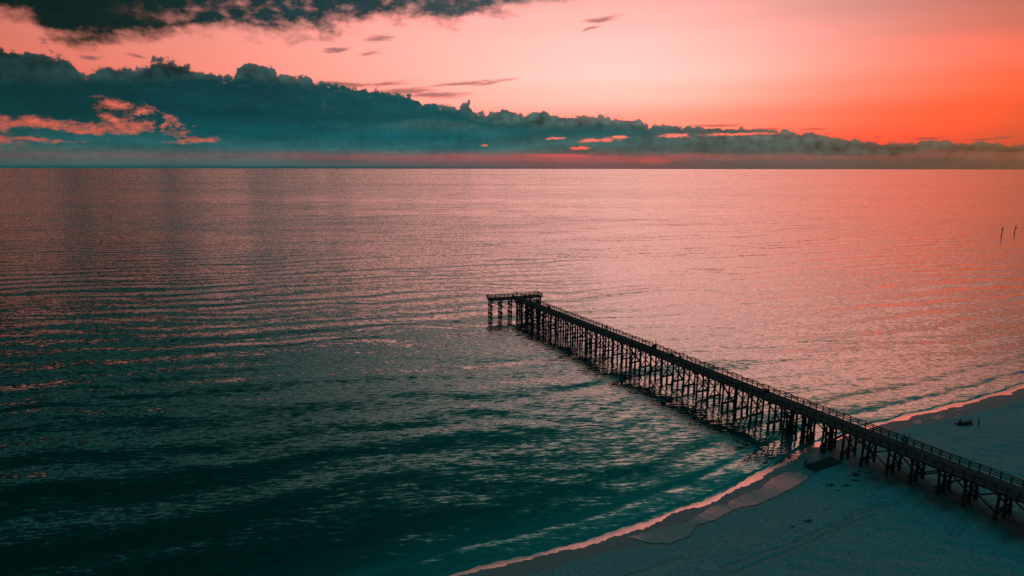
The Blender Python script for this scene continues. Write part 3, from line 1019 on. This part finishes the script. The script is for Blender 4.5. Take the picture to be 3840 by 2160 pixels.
for bi, tb in enumerate(bents):
    ztop = DZ - 0.36 - 0.30
    m_ = MB()
    m_.beam(P(tb, ON - 0.15, DZ - 0.36 - 0.15), P(tb, OF + 0.15, DZ - 0.36 - 0.15), 0.30, 0.30)
    caps.append(m_)
    for o in PILE_O:
        jt = rnd.uniform(-.12, .12)
        gz = float(sand_z(np.array(tb), np.array(o)))
        gz = max(gz, 0.0)
        f = P(tb + jt, o + rnd.uniform(-.08, .08))
        piles.append(((f - camp).length, pile_mb(f, P(tb, o, ztop), gz)))
        if 96 < tb < 108 and o < -1:          # doubled piles near the water line
            f = P(tb + 0.5, o + 0.1)
            piles.append(((f - camp).length, pile_mb(f, P(tb + 0.45, o + 0.05, ztop - rnd.uniform(0, .6)), gz, 0.16)))
    gz = max(float(sand_z(np.array(tb), np.array(-2.0))), 0.0)
    lo = gz + 1.1
    # crossed braces on the two faces of the bent
    for s, (oa1, ob1) in ((-1, (ON + 0.25, OF - 0.25)), (1, (OF - 0.25, ON + 0.25))):
        m_ = MB()
        m_.beam(P(tb + s * 0.21, oa1, ztop - 0.1), P(tb + s * 0.21, ob1, lo), 0.10, 0.24)
        braces.append(((P(tb, -2) - camp).length, m_))
    m_ = MB()
    for s in (-1, 1):
        m_.beam(P(tb + s * 0.24, ON + 0.1, lo + 0.1), P(tb + s * 0.24, OF - 0.1, lo + 0.1), 0.10, 0.24)
    braces.append(((P(tb, -2) - camp).length, m_))
    # long braces to the next bent, alternating rows
    if bi < len(bents) - 1:
        o = PILE_O[2] - 0.22 if bi % 2 == 0 else PILE_O[0] + 0.22
        o2 = PILE_O[1] + 0.22
        for oo_, fl in ((o, bi % 4 < 2), (o2, bi % 2 == 1)):
            za, zb = (ztop - 0.1, ztop - 2.6) if fl else (ztop - 2.6, ztop - 0.1)
            if bi % 3 == 0:
                za, zb = (ztop - 0.1, max(lo, ztop - 3.6)) if fl else (max(lo, ztop - 3.6), ztop - 0.1)
            m_ = MB()
            m_.beam(P(tb, oo_, za), P(bents[bi + 1], oo_, zb), 0.10, 0.22)
            braces.append(((P(tb, oo_) - camp).length, m_))

# head bents: three piles front to back, collars and short crossings
for k in range(6):
    a = -8.95 + k * 3.58
    ztop = DZ - 0.36 - 0.30
    m_ = MB()
    m_.beam(HP(a, -HW - 0.15, DZ - 0.35 - 0.16), HP(a, HW + 0.15, DZ - 0.35 - 0.16), 0.34, 0.32)
    caps.append(m_)
    for c in (-1.7, 0.0, 1.7):
        f = HP(a, c, 0)
        piles.append(((f - camp).length, pile_mb(f, HP(a, c, ztop), 0.0, 0.115)))
    for z, h in ((3.7, 0.34), (1.0, 0.42)):
        m_ = MB()
        m_.beam(HP(a - 0.2, -2.0, z), HP(a - 0.2, 2.0, z), 0.14, h)
        m_.beam(HP(a + 0.2, -2.0, z), HP(a + 0.2, 2.0, z), 0.14, h)
        braces.append(((HP(a, 0, 0) - camp).length, m_))
    for s in (-1, 1):
        for z0, z1_ in ((1.2, 3.5), (3.9, 5.2)):
            m_ = MB()
            m_.beam(HP(a + s * 0.24, -1.8 * s, z0), HP(a + s * 0.24, 1.8 * s, z1_), 0.08, 0.22)
            braces.append(((HP(a, 0, 0) - camp).length + 1, m_))
    # knee braces under the cap
    for s in (-1, 1):
        m_ = MB()
        m_.beam(HP(a, 1.75 * s, 4.3), HP(a, 2.2 * s, 5.35), 0.2, 0.24)
        braces.append(((HP(a, 0, 0) - camp).length + 2, m_))
    if k < 5:
        m_ = MB()
        m_.beam(HP(a, -1.95, 5.2), HP(a + 3.58, -1.95, 3.2), 0.09, 0.2)
        m_.beam(HP(a, -1.82, 3.2), HP(a + 3.58, -1.82, 5.2), 0.09, 0.2)
        braces.append(((HP(a, 0, 0) - camp).length, m_))


def emit(lst, name, mat, limit, smooth=False):
    lst = sorted(lst, key=lambda q: q[0])
    # those beside the photographed stretch count as the largest
    for d, m_ in lst[:limit]:
        local(m_, name, mat, smooth)
    rest = MB()
    for d, m_ in lst[limit:]:
        rest.add(m_.v, m_.f)
    if rest.v:
        o = local(rest, name, mat, smooth)
        o['kind'] = 'stuff'
        o['label'] = 'the farther ones out towards the head of the pier'


def in_view(q):
    """drop the parts ashore that the photograph cannot show"""
    x, y = q[1].v[0][0], q[1].v[0][1]
    return to_t(x, y)[0] < 150


emit([q for q in piles if in_view(q)], 'pile', M_PILE, 96, True)
emit([q for q in braces if in_view(q)], 'brace', M_WOOD, 96)
for m_ in caps:
    local(m_, 'pile_cap', M_WOOD)

# railings
PB = 1.35


def rail_section(pts, high, mat_low=False):
    """pts: deck-level points of the posts; returns rail boards and post builders"""
    rails = MB()
    h = 1.07 if high else 0.86
    a, c = pts[0], pts[-1]
    z = Vector((0, 0, 1))
    rails.beam(a + z * h, c + z * h, 0.22, 0.11)
    for zz in ((0.40, 0.74) if high else (0.40, 0.66)):
        rails.beam(a + z * zz, c + z * zz, 0.06, 0.14)
    return rails


posts, sections = [], []


def run(p0, vec, n, pattern=True, outer=None, uniform_from=None):
    i = 0
    while i < n:
        uni = (uniform_from is not None and i * PB >= uniform_from) or not pattern
        if uni:
            k, high = 3, True
        else:
            k, high = (2, True) if (i % 3) == 0 else (1, False)
        k = min(k, n - i)
        pa = p0 + vec * (i * PB)
        pb = p0 + vec * ((i + k) * PB)
        jz = Vector((0, 0, rnd.uniform(-.035, .025)))
        sections.append(((pa - camp).length, rail_section([pa + jz, pb + Vector((0, 0, rnd.uniform(-.035, .025)))], high)))
        for j in range(k):
            q = p0 + vec * ((i + j) * PB)
            m_ = MB()
            hh = 1.10 if (not uni and (high or j == 0)) else 1.05
            m_.beam(q + Vector((0, 0, -0.35)) + outer * 0.07, q + Vector((0, 0, hh)) + outer * 0.09, 0.14, 0.14)
            posts.append(((q - camp).length, m_))
        i += k


run(P(-10.8, OF, DZ), PV, int((150 + 10.8) / PB), True, NV, 115.0)
run(P(-10.8, ON, DZ), PV, int((150 + 10.8) / PB), True, -NV, 115.0)
PBh = 2 * HL / 12


def run_h(p0, vec, n, step, outer):
    for i in range(0, n, 4):
        k = min(4, n - i)
        pa, pb = p0 + vec * (i * step), p0 + vec * ((i + k) * step)
        sections.append(((pa - camp).length, rail_section([pa, pb], True)))
    for j in range(n + 1):
        q = p0 + vec * (j * step)
        m_ = MB()
        m_.beam(q + Vector((0, 0, -0.3)) + outer * 0.07, q + Vector((0, 0, 1.05)) + outer * 0.09, 0.15, 0.15)
        posts.append(((q - camp).length, m_))


run_h(HP(-HL + .05, HW - .05, DZ), hx, 12, (2 * HL - .1) / 12, hy)
run_h(HP(-HL + .05, -HW + .05, DZ), hy, 3, (2 * HW - .1) / 3, -hx)
run_h(HP(HL - .05, -HW + .05, DZ), hy, 3, (2 * HW - .1) / 3, hx)
run_h(HP(-HL + .05, -HW + .05, DZ), hx, 4, 1.62, -hy)
run_h(HP(HL - .05, -HW + .05, DZ), -hx, 4, 1.62, -hy)
emit(sections, 'railing', M_RAIL, 98)
emit(posts, 'railing_post', M_RAIL, 98)

# lone stub pile beside the pier
m_ = MB()
f = P(98.7, -2.1)
f = P(98.9, -2.1)
sp = pile_mb(Vector((f.x, f.y, 0)), Vector((f.x, f.y, 3.6)), 0.0, 0.15)
o = sp.build('stub_pile', M_PILE, None, True, (f.x, f.y, 0))
tag(o, 'lone broken timber pile standing in the water under the pier near the beach', 'pile')

# ------------------------------------------------------------------ low platform with end railing left of the pier
pf = empty('wooden_platform', P(110.2, -8.9, 0.3))
tag(pf, 'low dark wooden platform on the sand beside the pier with a railing at its end', 'platform')
fo = pf.location.copy()


def lpf(m_, name, mat):
    o = m_.build(name, mat, None, False, fo)
    o.parent = pf
    o.location = (0, 0, 0)
    return o


m_ = MB()
o = -11.6
while o < -4.7:
    m_.beam(P(109.6, o, 0.56), P(111.8, o, 0.56), 0.05, 0.22, up=Vector((PN.x, PN.y, 0)))
    o += 0.235
lpf(m_, 'deck', M_PILE)
for tt_ in (109.7, 110.7, 111.7):
    m_ = MB()
    m_.beam(P(tt_, -11.65, 0.41), P(tt_, -4.7, 0.41), 0.12, 0.22)
    lpf(m_, 'joist', M_WOOD)
    for oo_ in (-11.5, -8.8, -6.0):
        m_ = MB()
        m_.beam(P(tt_, oo_, -0.6), P(tt_, oo_, 0.30), 0.15, 0.15)
        lpf(m_, 'leg', M_PILE)
m_ = MB()
for z in (0.95, 1.25, 1.56):
    m_.beam(P(109.5, -11.7, z), P(111.9, -11.7, z), 0.06, 0.12)
lpf(m_, 'railing', M_DECK)
for tt_ in (109.55, 110.7, 111.85):
    m_ = MB()
    m_.beam(P(tt_, -11.62, 0.5), P(tt_, -11.62, 1.6), 0.1, 0.1)
    lpf(m_, 'railing_post', M_RAIL)

# ------------------------------------------------------------------ channel marker posts far out
for k, (x, y, h, lab) in enumerate([(3754, 889, 7.9, 'left of two leaning marker posts far out at sea, with a narrow bulge high up'),
                                    (3803, 877, 7.0, 'right of two leaning marker posts far out at sea, with a square board')]):
    gx, gy = pix_ground(x, y)
    e = empty('marker_post', (gx, gy, 0))
    tag(e, lab, 'marker post', 'marker posts standing in the sea')
    m_ = MB()
    m_.tube([(0, 0, -1.5), (0.12, 0, h * 0.4), (0.35, 0, h)], [0.30, 0.27, 0.20], 10)
    m_.build('pole', M_PILE, e, True)
    m_ = MB()
    hz_ = h * 0.70
    if k == 0:
        m_.tube([(0.1, -.1, hz_ - 0.5), (0.22, -.1, hz_), (0.28, -.1, hz_ + 0.5), (0.3, -.1, hz_ + 0.9)], [0.34, 0.48, 0.36, 0.1], 10)
        m_.build('bracket', M_PILE, e, True)
    else:
        m_.beam((0.05, -0.32, hz_), (1.0, -0.32, hz_), 0.08, 1.1)
        m_.build('day_board', M_PILE, e)
        m_ = MB()
        m_.beam((0.0, -0.2, hz_ - 0.45), (0.9, -0.2, hz_ - 0.45), 0.1, 0.12)
        m_.build('bracket', M_PILE, e)


# ------------------------------------------------------------------ people
def skin_mesh(nodes, edges, root):
    """nodes: list of (co, radius)"""
    me = bpy.data.meshes.new('tmp')
    me.from_pydata([n[0] for n in nodes], edges, [])
    ob = bpy.data.objects.new('tmp', me)
    COL.objects.link(ob)
    md = ob.modifiers.new('skin', 'SKIN')
    sk_ = me.skin_vertices[0].data
    for i, n in enumerate(nodes):
        r = n[1]
        sk_[i].radius = r if hasattr(r, '__len__') else (r, r)
        sk_[i].use_root = (i == root)
    sb = ob.modifiers.new('sub', 'SUBSURF')
    sb.levels = 1
    sb.render_levels = 1
    dg = bpy.context.evaluated_depsgraph_get()
    out = bpy.data.meshes.new_from_object(ob.evaluated_get(dg))
    bpy.data.objects.remove(ob)
    out.polygons.foreach_set('use_smooth', [True] * len(out.polygons))
    return out


def person(label, loc, facing, pose, shirt, trousers, hair=None, group=None, scale=1.0, shorts=False):
    """facing: world angle of the +Y (front) axis"""
    J = {}
    if pose in ('stand', 'lean', 'walk'):
        bend = 0.16 if pose == 'lean' else 0.0
        J['pel'] = (0, 0, 0.95)
        J['wst'] = (0, 0.02 + bend * .3, 1.10)
        J['chs'] = (0, 0.03 + bend, 1.32)
        J['nck'] = (0, 0.03 + bend * 1.5, 1.48)
        J['jaw'] = (0, 0.06 + bend * 1.7, 1.57)
        J['skl'] = (0, 0.04 + bend * 1.7, 1.67)
        st_ = 0.16 if pose == 'walk' else 0.03
        for s, n_ in ((-1, 'l'), (1, 'r')):
            J['hip' + n_] = (0.10 * s, 0, 0.90)
            J['kne' + n_] = (0.11 * s, 0.03 + st_ * s * 0.7, 0.50)
            J['ank' + n_] = (0.12 * s, st_ * s * 1.2 - 0.02, 0.08)
            J['toe' + n_] = (0.13 * s, st_ * s * 1.2 + 0.16, 0.035)
            J['sho' + n_] = (0.19 * s, 0.03 + bend, 1.42)
            if pose == 'lean':
                J['elb' + n_] = (0.26 * s, 0.26 + bend, 1.18)
                J['wri' + n_] = (0.16 * s, 0.48 + bend, 1.12)
                J['pal' + n_] = (0.15 * s, 0.55 + bend, 1.11)
            else:
                J['elb' + n_] = (0.25 * s, 0.0 - st_ * s * .5, 1.12)
                J['wri' + n_] = (0.27 * s, 0.06 - st_ * s, 0.87)
                J['pal' + n_] = (0.27 * s, 0.07 - st_ * s, 0.80)
    elif pose == 'sit':
        J['pel'] = (0, 0, 0.13)
        J['wst'] = (0, 0.03, 0.28)
        J['chs'] = (0, 0.10, 0.50)
        J['nck'] = (0, 0.15, 0.66)
        J['jaw'] = (0, 0.20, 0.74)
        J['skl'] = (0, 0.19, 0.84)
        for s, n_ in ((-1, 'l'), (1, 'r')):
            J['hip' + n_] = (0.11 * s, 0.04, 0.12)
            J['kne' + n_] = (0.17 * s, 0.42, 0.42)
            J['ank' + n_] = (0.14 * s, 0.68, 0.08)
            J['toe' + n_] = (0.15 * s, 0.84, 0.04)
            J['sho' + n_] = (0.19 * s, 0.11, 0.60)
            J['elb' + n_] = (0.25 * s, 0.30, 0.42)
            J['wri' + n_] = (0.14 * s, 0.50, 0.42)
            J['pal' + n_] = (0.10 * s, 0.56, 0.41)
    else:                                   # bent over
        J['pel'] = (0, -0.05, 0.88)
        J['wst'] = (0, 0.10, 0.98)
        J['chs'] = (0, 0.33, 1.02)
        J['nck'] = (0, 0.50, 1.02)
        J['jaw'] = (0, 0.57, 0.96)
        J['skl'] = (0, 0.65, 1.00)
        for s, n_ in ((-1, 'l'), (1, 'r')):
            J['hip' + n_] = (0.10 * s, -0.05, 0.84)
            J['kne' + n_] = (0.12 * s, 0.06, 0.48)
            J['ank' + n_] = (0.12 * s, -0.04, 0.08)
            J['toe' + n_] = (0.13 * s, 0.13, 0.035)
            J['sho' + n_] = (0.18 * s, 0.42, 0.98)
            J['elb' + n_] = (0.20 * s, 0.46, 0.70)
            J['wri' + n_] = (0.14 * s, 0.52, 0.48)
            J['pal' + n_] = (0.13 * s, 0.54, 0.41)
    rad = dict(pel=(.15, .11), wst=(.135, .10), chs=(.16, .115), nck=.055, jaw=(.06, .075), skl=(.08, .10))
    for n_ in 'lr':
        rad.update({'hip' + n_: .09, 'kne' + n_: .06, 'ank' + n_: .042, 'toe' + n_: .035, 'sho' + n_: .06, 'elb' + n_: .045, 'wri' + n_: .03, 'pal' + n_: (.022, .04)})
    names = list(J)
    nodes = [(J[k], rad[k]) for k in names]
    ix = {k: i for i, k in enumerate(names)}
    E_ = [('pel', 'wst'), ('wst', 'chs'), ('chs', 'nck'), ('nck', 'jaw'), ('jaw', 'skl')]
    for n_ in 'lr':
        E_ += [('pel', 'hip' + n_), ('hip' + n_, 'kne' + n_), ('kne' + n_, 'ank' + n_), ('ank' + n_, 'toe' + n_),
               ('chs', 'sho' + n_), ('sho' + n_, 'elb' + n_), ('elb' + n_, 'wri' + n_), ('wri' + n_, 'pal' + n_)]
    edges = [(ix[a_], ix[c_]) for a_, c_ in E_]
    # fingers and thumb
    for n_ in 'lr':
        w_, p_ = Vector(J['wri' + n_]), Vector(J['pal' + n_])
        d_ = (p_ - w_).normalized()
        side = d_.cross(Vector((0, 1, 0.3))).normalized()
        dn = side.cross(d_)
        for q, (off, ln) in enumerate(((-.03, .065), (-.01, .08), (.01, .075), (.03, .06))):
            base_ = p_ + side * off + d_ * 0.03
            k = len(nodes)
            nodes.append((tuple(base_), .009))
            nodes.append((tuple(base_ + d_ * ln * .55 + dn * .006), .008))
            nodes.append((tuple(base_ + d_ * ln + dn * .02), .007))
            edges += [(ix['pal' + n_], k), (k, k + 1), (k + 1, k + 2)]
        k = len(nodes)
        nodes.append((tuple(p_ - side * .045 - d_ * .01), .010))
        nodes.append((tuple(p_ - side * .065 + d_ * .03), .008))
        edges += [(ix['pal' + n_], k), (k, k + 1)]
    # nose
    j_, s_ = Vector(J['jaw']), Vector(J['skl'])
    fwd = Vector((0, 1, 0)) if pose != 'bend' else Vector((0, .5, -.85))
    k = len(nodes)
    nodes.append((tuple((j_ + s_) / 2 + fwd * 0.105), .014))
    edges.append((ix['skl'], k))
    e = empty('person', loc, facing - math.pi / 2)
    e.scale = (scale,) * 3
    tag(e, label, 'person', group)

    def put(name, me, mat):
        me.materials.clear()
        me.materials.append(mat)
        me.name = name
        ob = bpy.data.objects.new(name, me)
        COL.objects.link(ob)
        ob.parent = e

    put('body', skin_mesh(nodes, edges, ix['pel']), M_SKIN)

    def sub(keys, ee, grow, root):
        nn, ii = [], {}
        for k_ in keys:
            r_ = rad[k_]
            r_ = tuple(q + grow for q in r_) if hasattr(r_, '__len__') else r_ + grow
            ii[k_] = len(nn)
            nn.append((J[k_], r_))
        return skin_mesh(nn, [(ii[a_], ii[c_]) for a_, c_ in ee], ii[root])

    put('shirt', sub(['wst', 'chs', 'shol', 'shor', 'elbl', 'elbr'], [('wst', 'chs'), ('chs', 'shol'), ('chs', 'shor'), ('shol', 'elbl'), ('shor', 'elbr')], .022, 'wst'), shirt)
    kk = ['pel', 'hipl', 'hipr', 'knel', 'kner']
    ee = [('pel', 'hipl'), ('pel', 'hipr'), ('hipl', 'knel'), ('hipr', 'kner')]
    if not shorts:
        kk += ['ankl', 'ankr']
        ee += [('knel', 'ankl'), ('kner', 'ankr')]
    put('shorts' if shorts else 'trousers', sub(kk, ee, .02, 'pel'), trousers)
    bm = bmesh.new()
    bmesh.ops.create_icosphere(bm, subdivisions=3, radius=0.118)
    c_ = s_ + Vector((0, -0.02, 0.03)) if pose != 'bend' else s_ + Vector((0, 0.0, 0.02))
    for v in bm.verts:
        v.co.x *= 0.86
        if v.co.y > 0.02 and v.co.z < 0.04 and pose != 'bend':
            v.co.y = 0.02
        v.co += c_
    me = bpy.data.meshes.new('hair')
    bm.to_mesh(me)
    bm.free()
    me.polygons.foreach_set('use_smooth', [True] * len(me.polygons))
    put('hair', me, hair or M_HAIR)
    return e


AF = math.atan2(PN.y, PN.x)            # looking out over the far railing
person('person in teal shirt, left of the pair on the outer half of the pier', P(37.2, -1.15, DZ), AF + 2.4, 'stand', M_BLUE, M_BLK, group=None)
person('person in navy shirt leaning on the railing, right of the outer pair on the pier', P(38.4, -0.85, DZ), AF, 'lean', M_NAVY, M_BLK)
person('person in dark clothes beside the tall post at the middle of the pier', P(58.7, -0.85, DZ), AF, 'lean', M_BLK, M_BLK)
person('person in light blue shirt sitting by the far railing landward of the netting', P(67.4, -0.75, DZ), AF + 0.5, 'sit', M_PALE, M_BROWN, scale=1.1)
person('person in pale blue shirt bending over beside the near railing of the pier', P(87.8, -2.7, DZ), AF + 1.9, 'bend', M_PALE, M_BLK, M_BROWN)
person('person in dull blue shirt bending over the deck just seaward of the water line', P(93.2, -3.0, DZ), AF + 0.9, 'bend', M_BLUE, M_BLK)
person('left of two dark-clothed people leaning on the far railing above the beach', P(118.9, -0.85, DZ), AF, 'lean', M_BLK, M_BLK)
person('right of two dark-clothed people leaning on the far railing above the beach', P(119.6, -0.87, DZ), AF, 'lean', M_BLK, M_BROWN)
person('person in dark clothes standing at the seaward railing of the pier head', HP(1.3, 1.25, DZ), AF + 1.6, 'stand', M_BLK, M_BLK)


def beach_at(x, y):
    z = 1.2
    for _ in range(4):
        t, o = to_t(*pix_ground(x, y, z))
        z = float(sand_z(np.array(t), np.array(o)))
    return P(t, o, z)


q = beach_at(3669, 1601)
person('person in blue shirt and dark red shorts standing on the beach beside the seated group', q, R(150), 'stand', M_BLUE, M_REDC, shorts=True, scale=1.0)
bl = beach_at(3622, 1593)
m_ = MB()
vs, fs = [], []
for i in range(13):
    for j in range(9):
        vs.append((-1.75 + i * 3.5 / 12 + 0.05 * math.sin(j * 1.7), -0.8 + j * 0.2 + 0.04 * math.sin(i * 2.1), 0.07 + 0.03 * math.sin(i * 1.3 + j)))
for i in range(12):
    for j in range(8):
        fs.append((i * 9 + j, (i + 1) * 9 + j, (i + 1) * 9 + j + 1, i * 9 + j + 1))
m_.add(vs, fs)
bk = m_.build('beach_blanket', M_BLK, None, True)
bk.location = bl
sol = bk.modifiers.new('thick', 'SOLIDIFY')
sol.thickness = 0.03
tag(bk, 'dark blanket spread on the sand under the three seated people', 'blanket')
person('leftmost of three people seated on the dark blanket, dressed in black', bl + Vector((-1.15, 0.1, 0.1)), R(35), 'sit', M_BLK, M_BLK, scale=1.15)
person('middle one of three people seated on the dark blanket, in brown shirt', bl + Vector((0.0, -0.2, 0.1)), R(120), 'sit', M_BROWN, M_BLK)
person('rightmost of three people seated on the dark blanket, in a blue shirt', bl + Vector((1.15, 0.1, 0.1)), R(160), 'sit', M_NAVY, M_BLK, scale=1.1)

# ------------------------------------------------------------------ things on the pier
e = empty('safety_barrier', P(56.2, -2.0, DZ))
tag(e, 'sagging orange safety netting strung across the pier deck between two posts', 'barrier')
eo = e.location.copy()


def loc(m_, name, mat, par, org, smooth=False):
    o = m_.build(name, mat, None, smooth, org)
    o.parent = par
    o.location = (0, 0, 0)
    return o


m_ = MB()
m_.beam(P(52.9, -3.6, DZ), P(52.9, -3.6, DZ + 2.3), 0.10, 0.10)
loc(m_, 'post', M_BROWN, e, eo)
m_ = MB()
m_.beam(P(58.3, -0.35, DZ), P(58.3, -0.35, DZ + 2.6), 0.13, 0.13)
loc(m_, 'post', M_BROWN, e, eo)
m_ = MB()
vs, fs = [], []
N = 24
for i in range(N + 1):
    f = i / N
    tt_ = 53.0 + (58.2 - 53.0) * f
    o_ = -3.55 + 3.15 * f
    sag = 0.55 * (1 - (2 * f - 1) ** 2)
    for j in range(5):
        z = DZ + 0.12 + (0.95 - sag) * (j / 4) * (0.75 + 0.25 * math.sin(i * 0.9))
        p = P(tt_, o_ + 0.05 * math.sin(i * 1.9 + j), z)
        vs.append(p)
for i in range(N):
    for j in range(4):
        fs.append((i * 5 + j, (i + 1) * 5 + j, (i + 1) * 5 + j + 1, i * 5 + j + 1))
m_.add(vs, fs)
nt = loc(m_, 'netting', M_NET, e, eo)
sol = nt.modifiers.new('thick', 'SOLIDIFY')
sol.thickness = 0.02


def box_thing(name, label, cat, p, rz, w, d, h, mat, lidmat, lid='lid', wheels=False):
    e = empty(name, p, rz)
    tag(e, label, cat)
    bm = bmesh.new()
    bmesh.ops.create_cube(bm, size=1.0)
    for v in bm.verts:
        k = 1.0 if v.co.z > 0 else 0.86
        v.co = Vector((v.co.x * w * k, v.co.y * d * k, (v.co.z + 0.5) * h * 0.86 + (0.08 if wheels else 0)))
    bmesh.ops.bevel(bm, geom=bm.edges[:], offset=0.03, segments=2, affect='EDGES')
    me = bpy.data.meshes.new('tub')
    bm.to_mesh(me)
    bm.free()
    me.materials.append(mat)
    ob = bpy.data.objects.new('tub', me)
    COL.objects.link(ob)
    ob.parent = e
    m_ = MB()
    m_.beam((-w * .53, 0, h * 0.9 + (0.08 if wheels else 0)), (w * .53, 0, h * 0.9 + (0.08 if wheels else 0)), d * 1.06, h * 0.1)
    m_.build(lid, lidmat, e)
    m_ = MB()
    m_.tube([(-w * .4, d * .5, h * .7), (-w * .4, d * .62, h * .75), (w * .4, d * .62, h * .75), (w * .4, d * .5, h * .7)], 0.02, 6)
    m_.build('handle', M_PLAS, e)
    return e


hr = math.atan2(PV.y, PV.x)
box_thing('litter_bin', 'dark red box bin standing on the pier head near the junction', 'bin', HP(-0.7, -0.3, DZ), hr, 0.8, 0.7, 1.0, M_RED, M_RED)
box_thing('litter_bin', 'dark red box bin at the far railing just landward of the pier head', 'bin', P(7.6, -0.6, DZ), hr, 0.7, 0.6, 0.95, M_RED, M_RED)
box_thing('cooler', 'dark cooler box on the deck beside the seated person in light blue', 'cooler', P(64.6, -0.7, DZ), hr, 0.9, 0.55, 0.5, M_PLAS, M_BLK)
box_thing('cooler', 'large dark box against the far railing landward of the bending people', 'cooler', P(91.9, -0.65, DZ), hr, 1.3, 0.7, 0.45, M_PLAS, M_BLK)
box_thing('bucket', 'white bucket on the near edge of the deck near the pier head', 'bucket', P(10.6, -3.8, DZ), hr, 0.3, 0.3, 0.35, M_WHITE, M_WHITE)

# ------------------------------------------------------------------ seaweed clumps on the sand
wd = [(1460, 375, 1.1, 'thick dark seaweed clump on the sand nearest the pier legs'), (1455, 432, 0.8, 'flat dark seaweed clump just below the thick one near the pier legs'),
      (1185, 485, 1.0, 'wide ragged seaweed clump on open sand between platform and pier'), (1360, 487, 0.8, 'faint seaweed patch right of the wide ragged one'),
      (1500, 338, 0.5, 'small seaweed scrap above the thick clump near the pier'), (1590, 352, 0.5, 'small seaweed scrap closest to the shadow under the pier'),
      (965, 860, 0.8, 'round dark seaweed clump alone on the open lower beach'), (1130, 745, 0.35, 'tiny dark seaweed knot above the round clump on the lower beach'),
      (782, 925, 0.4, 'tiny dark seaweed knot left of the round clump on the lower beach'), (1265, 540, 0.5, 'faint seaweed scrap below the wide ragged clump')]
for x, y, s, lab in wd:
    p = beach_at(2700 + x / 2.842, 1650 + y / 2.842)
    bm = bmesh.new()
    r_ = random.Random(int(x))
    for k in range(int(26 * s) + 8):
        cx, cy = r_.gauss(0, .42) * s, r_.gauss(0, .22) * s
        L = r_.uniform(.15, .4) * s
        an_ = r_.uniform(-0.7, 0.7)
        d_ = Vector((math.cos(an_), math.sin(an_), 0))
        s2 = Vector((-d_.y, d_.x, 0)) * r_.uniform(.03, .09)
        c_ = Vector((cx, cy, 0.0))
        top = c_ + Vector((0, 0, r_.uniform(.05, .16) * (0.5 + s * .5)))
        vs = [bm.verts.new(c_ - d_ * L), bm.verts.new(c_ + s2), bm.verts.new(c_ + d_ * L), bm.verts.new(c_ - s2), bm.verts.new(top)]
        for i in range(4):
            bm.faces.new((vs[i], vs[(i + 1) % 4], vs[4]))
        bm.faces.new(vs[:4][::-1])
    me = bpy.data.meshes.new('seaweed_clump')
    bm.to_mesh(me)
    bm.free()
    me.materials.append(M_WEED)
    o = bpy.data.objects.new('seaweed_clump', me)
    COL.objects.link(o)
    o.location = p + Vector((0, 0, -0.02))
    tag(o, lab, 'seaweed', 'clumps of seaweed washed up on the beach')

scene.cycles.use_denoising = False
scene.cycles.max_bounces = 6
